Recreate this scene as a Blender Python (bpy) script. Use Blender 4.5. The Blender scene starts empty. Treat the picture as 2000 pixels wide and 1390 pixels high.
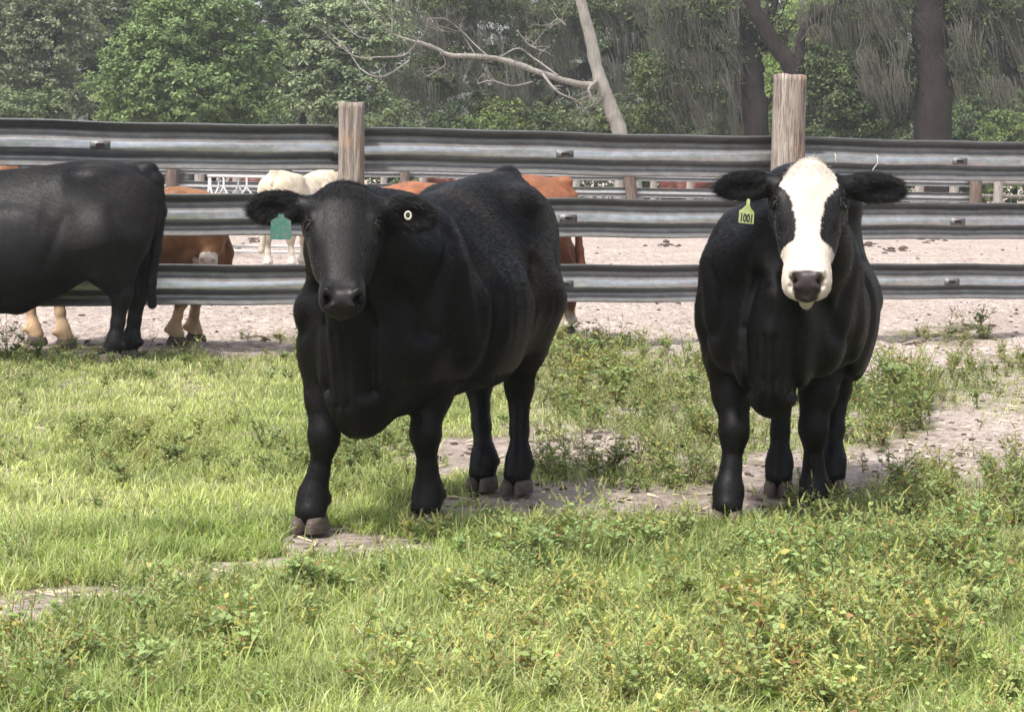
import bpy, bmesh, math, random, os
import numpy as np
import openvdb
from mathutils import Vector, Matrix
C = bpy.context.scene.collection
rng = np.random.default_rng(7)
random.seed(7)

# ------------------------------------------------------------------ camera
FPX, HCAM = 4100.0, 1.40                      # focal length in px of a 2000 px wide frame, eye height
PITCH, ROLL = math.atan(355 / FPX), math.radians(0.90)
_F = Vector((0, math.cos(PITCH), -math.sin(PITCH)))
_R0 = Vector((1, 0, 0)); _U0 = _R0.cross(_F)
_R = _R0 * math.cos(ROLL) + _U0 * math.sin(ROLL)
_U = _U0 * math.cos(ROLL) - _R0 * math.sin(ROLL)
cam_d = bpy.data.cameras.new('camera'); cam = bpy.data.objects.new('camera', cam_d); C.objects.link(cam)
cam.matrix_world = Matrix((( _R.x, _U.x, -_F.x, 0), (_R.y, _U.y, -_F.y, 0), (_R.z, _U.z, -_F.z, HCAM), (0, 0, 0, 1)))
cam_d.sensor_width = 36; cam_d.lens = 36 * FPX / 2000; cam_d.clip_start = .1; cam_d.clip_end = 3000
bpy.context.scene.camera = cam
def ray(px, py):
    return _F + _R * ((px - 1000) / FPX) + _U * ((695 - py) / FPX)
def G(px, py, z=0.0):                          # pixel -> point on the ground
    r = ray(px, py); t = (z - HCAM) / r.z
    return Vector((r.x * t, r.y * t, z))
def P(px, py, d):                              # pixel + distance along +Y -> point
    r = ray(px, py); t = d / r.y
    return Vector((r.x * t, d, HCAM + r.z * t))

# ------------------------------------------------------------------ light
SUN_EL, SUN_AZ = math.radians(58), math.radians(215)      # azimuth clockwise from +Y
w = bpy.data.worlds.new('World'); bpy.context.scene.world = w; w.use_nodes = True
nt = w.node_tree; nt.nodes.clear()
sky = nt.nodes.new('ShaderNodeTexSky'); sky.sky_type = 'NISHITA'; sky.sun_disc = False
sky.sun_elevation = SUN_EL; sky.sun_rotation = SUN_AZ; sky.dust_density = 4.0; sky.air_density = 1.3; sky.ozone_density = 1.0
bg = nt.nodes.new('ShaderNodeBackground'); bg.inputs['Strength'].default_value = 0.15
hs = nt.nodes.new('ShaderNodeHueSaturation'); hs.inputs['Saturation'].default_value = .45
out = nt.nodes.new('ShaderNodeOutputWorld')
nt.links.new(sky.outputs[0], hs.inputs['Color']); nt.links.new(hs.outputs[0], bg.inputs[0]); nt.links.new(bg.outputs[0], out.inputs[0])
sd = bpy.data.lights.new('sun', 'SUN'); sd.energy = 3.0; sd.angle = math.radians(5); sd.color = (1, .95, .87)
sun = bpy.data.objects.new('sun', sd); C.objects.link(sun)
sdir = Vector((math.sin(SUN_AZ) * math.cos(SUN_EL), math.cos(SUN_AZ) * math.cos(SUN_EL), math.sin(SUN_EL)))
sun.rotation_euler = sdir.to_track_quat('Z', 'Y').to_euler()
vs = bpy.context.scene.view_settings
bpy.context.scene.display_settings.display_device = 'sRGB'
vs.view_transform = 'Standard'; vs.look = 'None'; vs.gamma = 1; vs.exposure = 0.82
cy = bpy.context.scene.cycles
cy.max_bounces = 6; cy.diffuse_bounces = 3; cy.transparent_max_bounces = 8

# ------------------------------------------------------------------ helpers
def mat(name, base=(.5, .5, .5), rough=.8, metal=0., spec=.3, sheen=0., attr=None):
    m = bpy.data.materials.new(name); m.use_nodes = True
    b = m.node_tree.nodes['Principled BSDF']
    b.inputs['Base Color'].default_value = (*base, 1); b.inputs['Roughness'].default_value = rough
    b.inputs['Metallic'].default_value = metal; b.inputs['Specular IOR Level'].default_value = spec
    if sheen: b.inputs['Sheen Weight'].default_value = sheen; b.inputs['Sheen Roughness'].default_value = .4
    return m, m.node_tree, b
def N(t, kind, **kw):
    n = t.nodes.new(kind)
    for k, v in kw.items():
        if k.startswith('_'): setattr(n, k[1:], v)
        else: n.inputs[k.replace('__', ' ')].default_value = v
    return n
def ramp(t, src, stops):
    r = t.nodes.new('ShaderNodeValToRGB'); e = r.color_ramp.elements
    while len(e) < len(stops): e.new(.5)
    for i, (p, c) in enumerate(stops):
        e[i].position = p; e[i].color = (*c, 1) if len(c) == 3 else c
    t.links.new(src, r.inputs[0]); return r
def coords(t, scale=(1, 1, 1), kind='Object'):
    tc = t.nodes.new('ShaderNodeTexCoord'); mp = t.nodes.new('ShaderNodeMapping'); mp.inputs['Scale'].default_value = scale
    t.links.new(tc.outputs[kind], mp.inputs['Vector']); return mp.outputs[0]
def noise(t, vec, scale, detail=4, rough=.55, dist=0):
    n = N(t, 'ShaderNodeTexNoise', Scale=scale, Detail=detail, Roughness=rough, Distortion=dist); t.links.new(vec, n.inputs['Vector']); return n
def bump(t, b, h, strength=.3, dist=.01):
    n = N(t, 'ShaderNodeBump', Strength=strength, Distance=dist); t.links.new(h, n.inputs['Height']); t.links.new(n.outputs[0], b.inputs['Normal']); return n
def mixc(t, fac, a, b_, mode='MIX'):
    n = t.nodes.new('ShaderNodeMix'); n.data_type = 'RGBA'; n.blend_type = mode
    for s, v in ((n.inputs[0], fac), (n.inputs[6], a), (n.inputs[7], b_)):
        if hasattr(v, 'is_linked'): t.links.new(v, s)
        elif isinstance(v, (int, float)): s.default_value = v
        else: s.default_value = (*v, 1)
    return n.outputs[2]

def np_mesh(name, V, Fq=None, Ft=None, smooth=True):
    me = bpy.data.meshes.new(name)
    V = np.asarray(V, np.float32); nq = 0 if Fq is None else len(Fq); ntr = 0 if Ft is None else len(Ft)
    idx = np.concatenate([np.asarray(Fq, np.int32).ravel() if nq else np.zeros(0, np.int32), np.asarray(Ft, np.int32).ravel() if ntr else np.zeros(0, np.int32)])
    me.vertices.add(len(V)); me.vertices.foreach_set('co', V.ravel())
    me.loops.add(len(idx)); me.loops.foreach_set('vertex_index', idx)
    me.polygons.add(nq + ntr)
    st = np.concatenate([np.arange(nq) * 4, nq * 4 + np.arange(ntr) * 3]).astype(np.int32)
    me.polygons.foreach_set('loop_start', st)
    me.update(calc_edges=True); me.validate()
    if smooth: me.polygons.foreach_set('use_smooth', np.ones(nq + ntr, bool))
    return me
def color_attr(me, name, col):
    a = me.color_attributes.new(name, 'FLOAT_COLOR', 'POINT')
    c = np.ones((len(me.vertices), 4), np.float32); c[:, :3] = col; a.data.foreach_set('color', c.ravel())
def link(name, me, material=None, parent=None, loc=None):
    o = bpy.data.objects.new(name, me); C.objects.link(o)
    if material is not None and len(me.materials) == 0: me.materials.append(material)
    if parent is not None: o.parent = parent
    if loc is not None: o.location = loc
    return o
def tag(o, label=None, cat=None, group=None, kind=None):
    if label: o['label'] = label
    if cat: o['category'] = cat
    if group: o['group'] = group
    if kind: o['kind'] = kind
    return o
def empty(name, loc=(0, 0, 0), rz=0):
    o = bpy.data.objects.new(name, None); C.objects.link(o); o.location = loc; o.rotation_euler.z = rz; o.empty_display_size = .2; return o

def tube(pts, rad, n=8, cap=True, noise_amp=0):
    """tapered tube along pts -> V,F(quads),T"""
    pts = [Vector(p) for p in pts]; V = []; F = []; T = []
    if not hasattr(rad, '__len__'): rad = [rad] * len(pts)
    up = Vector((0, 0, 1)); prev = None
    for i, p in enumerate(pts):
        t = (pts[min(i + 1, len(pts) - 1)] - pts[max(i - 1, 0)]).normalized()
        if prev is None:
            a = t.cross(up if abs(t.z) < .9 else Vector((1, 0, 0))).normalized()
        else:
            a = (prev - t * prev.dot(t)).normalized()
        prev = a; b = t.cross(a)
        for k in range(n):
            an = 2 * math.pi * k / n; r = rad[i] * (1 + (random.uniform(-noise_amp, noise_amp) if noise_amp else 0))
            V.append(p + a * (r * math.cos(an)) + b * (r * math.sin(an)))
    for i in range(len(pts) - 1):
        for k in range(n):
            F.append((i * n + k, i * n + (k + 1) % n, (i + 1) * n + (k + 1) % n, (i + 1) * n + k))
    if cap:
        V.append(pts[0]); V.append(pts[-1]); c0 = len(V) - 2; m = (len(pts) - 1) * n
        for k in range(n):
            T.append((c0, (k + 1) % n, k)); T.append((c0 + 1, m + k, m + (k + 1) % n))
    return V, F, T
class MB:
    def __init__(s): s.V = []; s.F = []; s.T = []; s.col = []
    def add(s, V, F=(), T=(), col=None):
        o = len(s.V); s.V += [tuple(v) for v in V]; s.F += [tuple(i + o for i in f) for f in F]; s.T += [tuple(i + o for i in f) for f in T]
        if col is not None: s.col += [tuple(col)] * len(V)
        return s
    def tube(s, pts, rad, n=8, **k): return s.add(*tube(pts, rad, n, **k))
    def box(s, c, size, rot=None):
        c = Vector(c); V = [Vector((x, y, z)) for x in (-.5, .5) for y in (-.5, .5) for z in (-.5, .5)]
        V = [Vector((v.x * size[0], v.y * size[1], v.z * size[2])) for v in V]
        if rot is not None: V = [rot @ v for v in V]
        return s.add([c + v for v in V], [(0, 1, 3, 2), (4, 6, 7, 5), (0, 4, 5, 1), (2, 3, 7, 6), (0, 2, 6, 4), (1, 5, 7, 3)])
    def build(s, name, material, parent=None, smooth=True, loc=None):
        me = np_mesh(name, s.V, s.F if s.F else None, s.T if s.T else None, smooth)
        if s.col: color_attr(me, 'tint', np.array(s.col))
        return link(name, me, material, parent, loc)
# ------------------------------------------------------------------ cattle: smooth-blended distance field turned into one skin
class Field:
    def __init__(s, lo, hi, vx):
        s.lo = np.array(lo, float); s.vx = vx; s.n = np.ceil((np.array(hi) - s.lo) / vx).astype(int) + 1
        s.f = np.full(s.n, .5, np.float32)
        s.ax = [s.lo[i] + np.arange(s.n[i]) * vx for i in range(3)]
    def put(s, fn, lo, hi, k=.05, op='u', m=None):
        m = (k + .02) if m is None else m
        a = [max(0, int((lo[i] - m - s.lo[i]) / s.vx)) for i in range(3)]; b = [min(s.n[i], int((hi[i] + m - s.lo[i]) / s.vx) + 2) for i in range(3)]
        if any(b[i] <= a[i] for i in range(3)): return
        X = s.ax[0][a[0]:b[0], None, None]; Y = s.ax[1][None, a[1]:b[1], None]; Z = s.ax[2][None, None, a[2]:b[2]]
        sl = (slice(a[0], b[0]), slice(a[1], b[1]), slice(a[2], b[2]))
        d = fn(X, Y, Z); f = s.f[sl]
        if op == 'u':
            h = np.maximum(k - np.abs(f - d), 0) / k; s.f[sl] = np.minimum(f, d) - h * h * k * .25
        elif op == 's':
            h = np.maximum(k - np.abs(f + d), 0) / k; s.f[sl] = np.maximum(f, -d) + h * h * k * .25
        elif op == 'd': s.f[sl] = f + d
    def cone(s, p, q, r1, r2, k=.05, op='u'):
        p = np.array(p, float); q = np.array(q, float); ba = q - p; l2 = max((ba * ba).sum(), 1e-9)
        def fn(X, Y, Z):
            t = np.clip(((X - p[0]) * ba[0] + (Y - p[1]) * ba[1] + (Z - p[2]) * ba[2]) / l2, 0, 1)
            return np.sqrt((X - p[0] - t * ba[0]) ** 2 + (Y - p[1] - t * ba[1]) ** 2 + (Z - p[2] - t * ba[2]) ** 2) - (r1 + (r2 - r1) * t)
        r = max(r1, r2); s.put(fn, np.minimum(p, q) - r, np.maximum(p, q) + r, k, op)
    def chain(s, pts, rs, k=.05):
        for i in range(len(pts) - 1): s.cone(pts[i], pts[i + 1], rs[i], rs[i + 1], k if i == 0 else min(k, .03))
    def ell(s, c, r, M=None, k=.05, op='u', fl=None):
        c = np.array(c, float); r = np.array(r, float); M = np.eye(3) if M is None else np.array(M, float)   # rows = axes
        def fn(X, Y, Z):
            q = [((X - c[0]) * M[i, 0] + (Y - c[1]) * M[i, 1] + (Z - c[2]) * M[i, 2]) / r[i] for i in range(3)]
            k0 = np.sqrt(q[0] ** 2 + q[1] ** 2 + q[2] ** 2); k1 = np.sqrt((q[0] / r[0]) ** 2 + (q[1] / r[1]) ** 2 + (q[2] / r[2]) ** 2) + 1e-6
            return k0 * (k0 - 1) / k1
        e = np.sqrt(((M.T * r) ** 2).sum(1)); s.put(fn, c - e, c + e, k, op)
    def groove(s, pts, sig, amp, view, lo, hi):
        """press a soft furrow (amp>0) or raise a ridge (amp<0) along a line seen from the side ('s') or the front ('f')"""
        def fn(X, Y, Z):
            A = X if view == 's' else Y; best = None
            for i in range(len(pts) - 1):
                p, q = pts[i], pts[i + 1]; bx, bz = q[0] - p[0], q[1] - p[1]; l2 = bx * bx + bz * bz + 1e-9
                t = np.clip(((A - p[0]) * bx + (Z - p[1]) * bz) / l2, 0, 1); d2 = (A - p[0] - t * bx) ** 2 + (Z - p[1] - t * bz) ** 2; best = d2 if best is None else np.minimum(best, d2)
            return amp * np.exp(-best / sig ** 2) + 0 * X + 0 * Y
        s.put(fn, lo, hi, 0, 'd', m=0)
    def mesh(s):
        g = openvdb.FloatGrid(.5); g.copyFromArray(np.ascontiguousarray(np.minimum(s.f, .5)))
        v, q = g.convertToQuads(isovalue=0.0)
        v = np.asarray(v, float) * s.vx + s.lo; return v, np.asarray(q)[:, ::-1].astype(np.int32)

def spl(xs, ys):                                # smooth 1-D interpolation (monotone-ish cubic)
    xs = np.array(xs, float); ys = np.array(ys, float); m = np.gradient(ys, xs)
    def f(x):
        x = np.clip(x, xs[0], xs[-1]); i = np.clip(np.searchsorted(xs, x) - 1, 0, len(xs) - 2); h = xs[i + 1] - xs[i]; t = (x - xs[i]) / h
        return ys[i] * (2 * t ** 3 - 3 * t ** 2 + 1) + m[i] * h * (t ** 3 - 2 * t ** 2 + t) + ys[i + 1] * (3 * t ** 2 - 2 * t ** 3) + m[i + 1] * h * (t ** 3 - t ** 2)
    return f
def nrm(v): v = np.array(v, float); return v / np.linalg.norm(v)

def taubin(V, Fq, it=6):
    n = len(V); a = Fq; e = np.concatenate([a[:, [0, 1]], a[:, [1, 2]], a[:, [2, 3]], a[:, [3, 0]]])
    cnt = np.bincount(e[:, 0], minlength=n) + np.bincount(e[:, 1], minlength=n); cnt = np.maximum(cnt, 1)
    for i in range(it):
        lam = .55 if i % 2 == 0 else -.57
        S = np.stack([np.bincount(e[:, 0], V[e[:, 1], j], n) + np.bincount(e[:, 1], V[e[:, 0], j], n) for j in range(3)], 1) / cnt[:, None]
        V = V + lam * (S - V)
    return V

TORSO = dict(x=[-.90, -.86, -.78, -.62, -.40, -.15, .12, .38, .58, .74, .86, .93],
             zt=[1.20, 1.32, 1.395, 1.405, 1.385, 1.345, 1.315, 1.305, 1.29, 1.20, 1.06, .92],
             zb=[1.05, .95, .84, .75, .665, .56, .48, .45, .44, .45, .52, .66],
             w=[.06, .14, .20, .26, .315, .345, .355, .325, .275, .205, .13, .06])
def build_body(spec):
    """returns verts, quads, head frame; the animal faces +x"""
    vx = spec.get('vx', .009); T = dict(TORSO); T.update(spec.get('torso', {}))
    pts = [spec['muzzle'], spec['poll']] + [(h[0], h[1], 0) for h in spec['hoof'].values()]
    lo = np.min(pts, 0); hi = np.max(pts, 0)
    lo = np.minimum(lo - .3, [-1.08, -.5, 0]); hi = np.maximum(hi + .3, [1.0, .5, 1.55]); lo[2] = -.0; lo[2] += .03
    S = Field(lo, hi, vx)
    zt, zb, w = spl(T['x'], T['zt']), spl(T['x'], T['zb']), spl(T['x'], T['w'])
    bel = spec.get('belly', 0.0); dep = spec.get('wide', 1.0)
    def torso(X, Y, Z):
        x = X[:, 0, 0]; a = zt(x); b = zb(x) - bel * np.exp(-((x - .0) / .45) ** 2); W = w(x) * dep
        c = ((a + b) / 2)[:, None, None]; h = ((a - b) / 2)[:, None, None]; W = W[:, None, None]
        t = (Z - c) / h
        Wz = W * (1 - .16 * t - spec.get('top_taper', .16) * np.maximum(t, 0) ** 1.6 - spec.get('bot_taper', .30) * np.maximum(-t, 0) ** 2) * 1.03
        p = 2.2 + .0 * t
        r = (np.abs(Y / Wz) ** p + np.abs(t) ** p) ** (1 / p)
        end = np.maximum(np.maximum(T['x'][0] - X, X - T['x'][-1]), 0)
        return np.maximum((r - 1) * np.minimum(W, h) * .95, end - .0 + (r - 1) * 0 - .0 * r) if False else (r - 1) * np.minimum(W, h) * .95 + end * 1.5
    S.f[:] = .5
    S.put(torso, [T['x'][0] - .02, -.5, .3], [T['x'][-1] + .02, .5, 1.5], .05, m=.06)
    lg = spec.get('leg_r', 1.0); LR = lambda *a: [q * lg for q in a]
    # spine, hooks, pins, tail head
    S.ell((-.79, 0, spec.get('tailhead', 1.385)), (.09, .035, .045), k=.06)
    for sy in (-1, 1):
        S.ell((-.42, sy * .20, 1.275), (.10, .06, .06), k=.12)
        S.ell((-.80, sy * .12, 1.20), (.07, .05, .06), k=.10)
        S.ell((.52, sy * .20, .95), (.16, .085, .30), k=.12)                                   # shoulder blade
        S.ell((.66, sy * .185, .80), (.11, .085, .17), k=.08)                                   # point of shoulder
        S.ell((.10, sy * .28, .78), (.32, .08, .22), k=.15)
    S.ell(spec.get('brisket', (.80, 0, .54)), spec.get('brisket_r', (.14, .10, .14)), k=.10)
    if 'sheath' in spec: S.chain(spec['sheath'], [.07, .05, .035], .08)
    for key, (hx, hy) in spec['hoof'].items():
        sy = 1 if key[1] == 'l' else -1
        if key[0] == 'f':
            ox = spec.get('elbow', {}).get(key, (hx * .35 + .40, .18 * sy)); ex, ey = ox
            kx, ky = (ex * .35 + hx * .65 + .02, ey * .35 + hy * .65)
            if 'knee' in spec and key in spec['knee']: kx, ky = spec['knee'][key]
            S.chain([(ex + .05, ey, .86), (ex + .01, ey, .68), ((ex * .5 + kx * .5) + .005, (ey + ky) / 2, .52), (kx, ky, .40)], LR(.115, .106, .074, .055), .05)
            S.ell(((ex + kx) / 2 - .035, (ey + ky) / 2 + sy * .01, .60), (.07, .060, .12), k=.05)
            S.ell((kx + .012, ky, .37), LR(.050, .052, .075), k=.04)
            S.chain([(kx, ky, .365), (kx * .5 + hx * .5 - .01, ky * .5 + hy * .5, .235), (hx - .02, hy, .135)], LR(.047, .037, .044), .03)
            S.ell((hx - .018, hy, .145), LR(.046, .049, .060), k=.05)
            S.chain([(hx - .02, hy, .13), (hx + .004, hy, .084)], [.052, .060], .03)
        else:
            bx, by = hx - .06, hy                               # hock above and slightly behind the hoof
            if 'hock' in spec and key in spec['hock']: bx, by = spec['hock'][key]
            ty = sy * .20
            S.ell((-.58, sy * .165 * dep, .98), (.27, .12 * dep, .34), k=.13)                             # round
            S.ell((-.36, sy * .21, .82), (.14, .08, .18), k=.12)                              # stifle
            S.chain([(-.50, ty, .85), (-.50 * .5 + bx * .5 + .03, ty * .55 + by * .45, .66), (bx + .01, by, .49)], LR(.17, .112, .060), .09)
            S.chain([(-.74, ty * .9, .86), (bx - .06, by, .62), (bx - .055, by, .50)], [.09, .035, .03], .09)   # hamstring cord to the point of the hock
            S.ell((bx - .005, by, .465), (.070, .055, .075), k=.04)
            S.chain([(bx, by, .44), ((bx + hx) / 2 - .01, (by + hy) / 2, .28), (hx - .022, hy, .135)], LR(.052, .038, .044), .03)
            S.ell((hx - .018, hy, .145), LR(.046, .048, .060), k=.05)
            S.chain([(hx - .02, hy, .13), (hx + .004, hy, .084)], [.051, .059], .03)
        for dy in (-.03, .03): S.ell((hx - .078, hy + dy, .125), (.024, .019, .028), k=.012)    # dewclaws
    # ---- head frame
    poll = np.array(spec['poll'], float); muz = np.array(spec['muzzle'], float); L = np.linalg.norm(muz - poll)
    u = nrm(muz - poll); side = np.array(spec.get('head_left', None) if 'head_left' in spec else nrm(np.cross([0, 0, 1], u)))
    side = nrm(side - u * np.dot(side, u)); wv = nrm(np.cross(u, side)) * -1                    # wv = out of the face (front)
    if np.dot(wv, [1, 0, .2]) < 0 and 'flip' not in spec: wv = -wv
    k_ = L / .50; hw = spec.get('head_w', 1.0) * k_
    def HP(a, b, c): return poll + u * (a * k_) + side * (b * hw) + wv * (c * k_)
    # neck
    jaw = HP(.14, 0, -.17); occ = HP(.03, 0, -.10)
    wx, ny = .50, (poll[1]) * .35
    dz = spec.get('neck_dz', 0)
    S.chain([(wx, 0, 1.17 + dz), ((wx + occ[0]) / 2 + .02, occ[1] * .5, (1.20 + occ[2]) / 2 + .02 + dz), occ], [.17, .125, .085], .14)
    S.chain([(wx + .05, 0, .98), ((wx + .05 + jaw[0]) / 2 + .02, jaw[1] * .45, (1.0 + jaw[2] + .08) / 2), jaw + np.array([0, 0, .05])], [.235, .185, .12], .14)
    for sy in (-1, 1):
        S.chain([(wx + .06, sy * .14, 1.06), ((wx + occ[0]) / 2 + .05, sy * .095 + occ[1] * .5, 1.10), HP(.10, sy * .07, -.13)], [.15, .12, .075], .10)
    S.chain([(.80, 0, .66), ((.80 + jaw[0]) / 2 + .03, jaw[1] * .4, (.70 + jaw[2]) / 2 - .02), jaw + np.array([0, 0, -.03])], [.115, .085, .05], .13)   # dewlap
    S.chain([(.83, 0, .55), (.90, .0, .75), jaw * .6 + np.array([.86, 0, .8]) * .4], [.05, .035, .02], .05)
    if spec.get('muscle', True):
        g = spec.get('muscle_amp', 1.0)
        for sy in (-1, 1):
            lo_ = (-1, .06, .3) if sy > 0 else (-1, -.6, .3); hi_ = (1, .6, 1.5) if sy > 0 else (1, -.06, 1.5)
            for pts, sg, am in (([(.34, 1.18), (.27, .92), (.33, .64)], .050, .022), ([(.60, 1.16), (.70, .98), (.72, .80)], .040, .016), ([(-.22, 1.10), (-.20, .98)], .10, .020), ([(-.30, 1.02), (-.22, .84), (-.16, .70)], .045, .016),
                                ([(-.60, 1.05), (-.66, .80), (-.64, .66)], .035, .010), ([(.52, 1.05), (.50, .80)], .05, -.008), ([(.62, .78), (.50, .68)], .035, .010), ([(-.46, 1.28), (-.30, 1.30)], .04, -.006),
                                ([(-.12, 1.15), (-.08, .75)], .018, -.0015), ([(.0, 1.15), (.03, .70)], .018, -.0015), ([(.12, 1.12), (.14, .70)], .018, -.0015), ([(.22, 1.08), (.21, .75)], .018, -.002)): S.groove(pts, sg, am * g * 1.25, 's', lo_, hi_)
            for pts, sg, am in (([(sy * .055, 1.02), (sy * .095, .82), (sy * .085, .58)], .026, .020), ([(sy * .16, .98), (sy * .24, .78)], .03, .010), ([(sy * .02, .80), (sy * .02, .52)], .010, .007)): S.groove(pts, sg, am * g * 1.7, 'f', (.58, -.5, .40), (1.05, .5, 1.1))
    for f in spec.get('folds', []): S.chain(f[0], f[1], f[2])
    for f in spec.get('grooves', []):
        for i in range(len(f[0]) - 1): S.cone(f[0][i], f[0][i + 1], f[1], f[1], f[2], 's')
    # skull: elliptical sections along the face
    us = [-.045, 0, .05, .11, .17, .24, .31, .38, .44, .49, .53]
    ww = spl(us, spec.get('skull_w', [.03, .080, .112, .128, .128, .116, .099, .078, .070, .064, .038]))
    tp = spl(us, [-.055, -.012, .012, .022, .024, .017, .010, .004, .000, -.006, -.035])
    bt = spl(us, [-.10, -.17, -.205, -.225, -.228, -.208, -.172, -.138, -.122, -.118, -.085])
    def skull(X, Y, Z):
        a = ((X - poll[0]) * u[0] + (Y - poll[1]) * u[1] + (Z - poll[2]) * u[2]) / k_
        b = ((X - poll[0]) * side[0] + (Y - poll[1]) * side[1] + (Z - poll[2]) * side[2]) / hw
        c = ((X - poll[0]) * wv[0] + (Y - poll[1]) * wv[1] + (Z - poll[2]) * wv[2]) / k_
        W, A, B = ww(a), tp(a), bt(a); h = (A - B) / 2; t = (c - (A + B) / 2) / h
        Wt = W * (1 - .30 * np.maximum(-t, 0) ** 1.5 * np.clip((.42 - a) / .2, 0, 1) - .03 * np.maximum(t, 0))
        r = (np.abs(b / Wt) ** 2.5 + np.abs(t) ** 2.5) ** (1 / 2.5)
        end = np.maximum(np.maximum(-.045 - a, a - .53), 0)
        return (r - 1) * np.minimum(W, h) * k_ + end * 1.2
    c0 = HP(.25, 0, -.10); S.put(skull, c0 - .36, c0 + .36, .05, m=.02)
    Hf = np.stack([u, side, wv])
    for sy in (-1, 1):
        S.ell(HP(.135, sy * .106, -.020), (.040 * k_, .022 * k_, .022 * k_), Hf, k=.03)      # brow
        S.ell(HP(.165, sy * .128, -.026), (.024, .018, .022), Hf, k=.014, op='s')             # eye socket
        S.ell(HP(.205, sy * .088, -.040), (.05 * k_, .022 * k_, .03 * k_), Hf, k=.03)         # cheekbone
        S.ell(HP(.24, sy * .075, -.13), (.10 * k_, .025 * k_, .07 * k_), Hf, k=.05)           # masseter
        S.ell(HP(.455, sy * .048, -.045), (.052 * k_, .030 * k_, .050 * k_), Hf, k=.03)       # upper lip pads
    S.ell(HP(.478, 0, -.038), (.047 * k_, .054 * k_, .044 * k_), Hf, k=.025)
    # nose pad faces forward and down; nostrils, philtrum, mouth line, lower lip
    for sy in (-1, 1):
        n2 = nrm(u * .8 + wv * .6); R = nrm(side * sy * .62 + np.cross(side, n2) * -.0 + (wv - u) * .55); R = nrm(R - n2 * np.dot(R, n2)); M = np.stack([R, np.cross(n2, R), n2])
        S.ell(HP(.490, sy * .045, -.012), (.024, .0125, .032), M, k=.010, op='s')
        S.ell(HP(.500, sy * .054, -.030), (.012, .007, .02), M, k=.008, op='s')
        S.ell(HP(.468, sy * .047, .006), (.026, .012, .012), M, k=.012)
        S.ell(HP(.503, sy * .032, -.020), (.010, .016, .022), M, k=.012)
    S.cone(HP(.530, 0, -.02), HP(.528, 0, -.07), .004, .003, .008, 's')
    S.chain([HP(.520, 0, -.083), HP(.505, 0, -.092)], [.007, .006], .01)
    for sy in (-1, 1):
        S.cone(HP(.535, 0, -.088), HP(.512, sy * .05, -.096), .0055, .0055, .008, 's'); S.cone(HP(.512, sy * .05, -.096), HP(.44, sy * .092, -.100), .0055, .004, .008, 's')
    S.ell(HP(.463, 0, -.122), (.055 * k_, .040 * k_, .032 * k_), Hf, k=.02)
    for e in spec.get('chin', []): S.ell(HP(*e[0]), tuple(q * k_ for q in e[1]), Hf, k=.015)
    # ears
    ears = []
    for sy, e in ((1, spec['ear_l']), (-1, spec['ear_r'])):
        base = HP(.055, sy * .112, -.065); d = nrm(e['dir']); fr = np.array(e.get('front', [1, 0, 0]), float); fr = nrm(fr - d * np.dot(fr, d)); upv = np.cross(fr, d) * 1.0
        le = e.get('len', .21); wd = e.get('w', .062); c = base + d * (le * .58)
        M = np.stack([d, upv, fr])
        S.cone(base - d * .02, base + d * .09, .040, .036, .035)
        S.ell(c, (le * .48, wd, .024), M, k=.03)
        S.ell(c + d * .010 + fr * .026 + upv * -.004, (le * .34, wd * .62, .026), M, k=.012, op='s')
        ears.append((base, d, upv, fr, le, wd))
    # tail
    if 'tail' in spec: S.chain(spec['tail'], spec.get('tail_r', [.045, .035, .028, .026, .022]), .03)
    V, Q = S.mesh(); V = taubin(V, Q, 8)
    fr = dict(poll=poll, u=u, side=side, wv=wv, k=k_, hw=hw, HP=HP, ears=ears)
    return V, Q, fr
def head_coords(V, fr):
    d = V - fr['poll']; return d @ fr['u'] / fr['k'], d @ fr['side'] / fr['hw'], d @ fr['wv'] / fr['k']
def vnormals(me):
    n = np.zeros(len(me.vertices) * 3, np.float32); me.vertices.foreach_get('normal', n); return n.reshape(-1, 3)
def sstep(x, a, b): t = np.clip((x - a) / (b - a), 0, 1); return t * t * (3 - 2 * t)
def vnoise(p, s, seed=0):                        # cheap smooth value noise for numpy points
    p = np.asarray(p) * s; i = np.floor(p).astype(np.int64); f = p - i; f = f * f * (3 - 2 * f); r = 0
    for dx in (0, 1):
        for dy in (0, 1):
            for dz in (0, 1):
                h = (i[:, 0] + dx) * 374761393 + (i[:, 1] + dy) * 668265263 + (i[:, 2] + dz) * 2147483647 + seed * 1013904223
                h = (h ^ (h >> 13)) * 1274126177; h = (h ^ (h >> 16)) & 0xffff
                r = r + h / 65535. * np.where(dx, f[:, 0], 1 - f[:, 0]) * np.where(dy, f[:, 1], 1 - f[:, 1]) * np.where(dz, f[:, 2], 1 - f[:, 2])
    return r

# materials for cattle
def coat_material():
    m, t, b = mat('cattle_coat', (.02, .02, .02), .6, spec=.17, sheen=.0)
    a = N(t, 'ShaderNodeAttribute', _attribute_name='coat'); g = N(t, 'ShaderNodeAttribute', _attribute_name='wet')
    v = coords(t); n1 = noise(t, v, 9, 3); n2 = noise(t, coords(t, (60, 60, 14)), 4, 3, .6)
    c = mixc(t, 1.0, a.outputs['Color'], ramp(t, n1.outputs[0], [(.3, (.75, .75, .75)), (.7, (1.2, 1.17, 1.15))]).outputs[0], 'MULTIPLY')
    t.links.new(c, b.inputs['Base Color'])
    rr = N(t, 'ShaderNodeMapRange'); rr.inputs['To Min'].default_value = .46; rr.inputs['To Max'].default_value = .30; t.links.new(g.outputs['Fac'], rr.inputs['Value']); t.links.new(rr.outputs[0], b.inputs['Roughness'])
    bump(t, b, n2.outputs[0], .30, .004); return m
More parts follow.
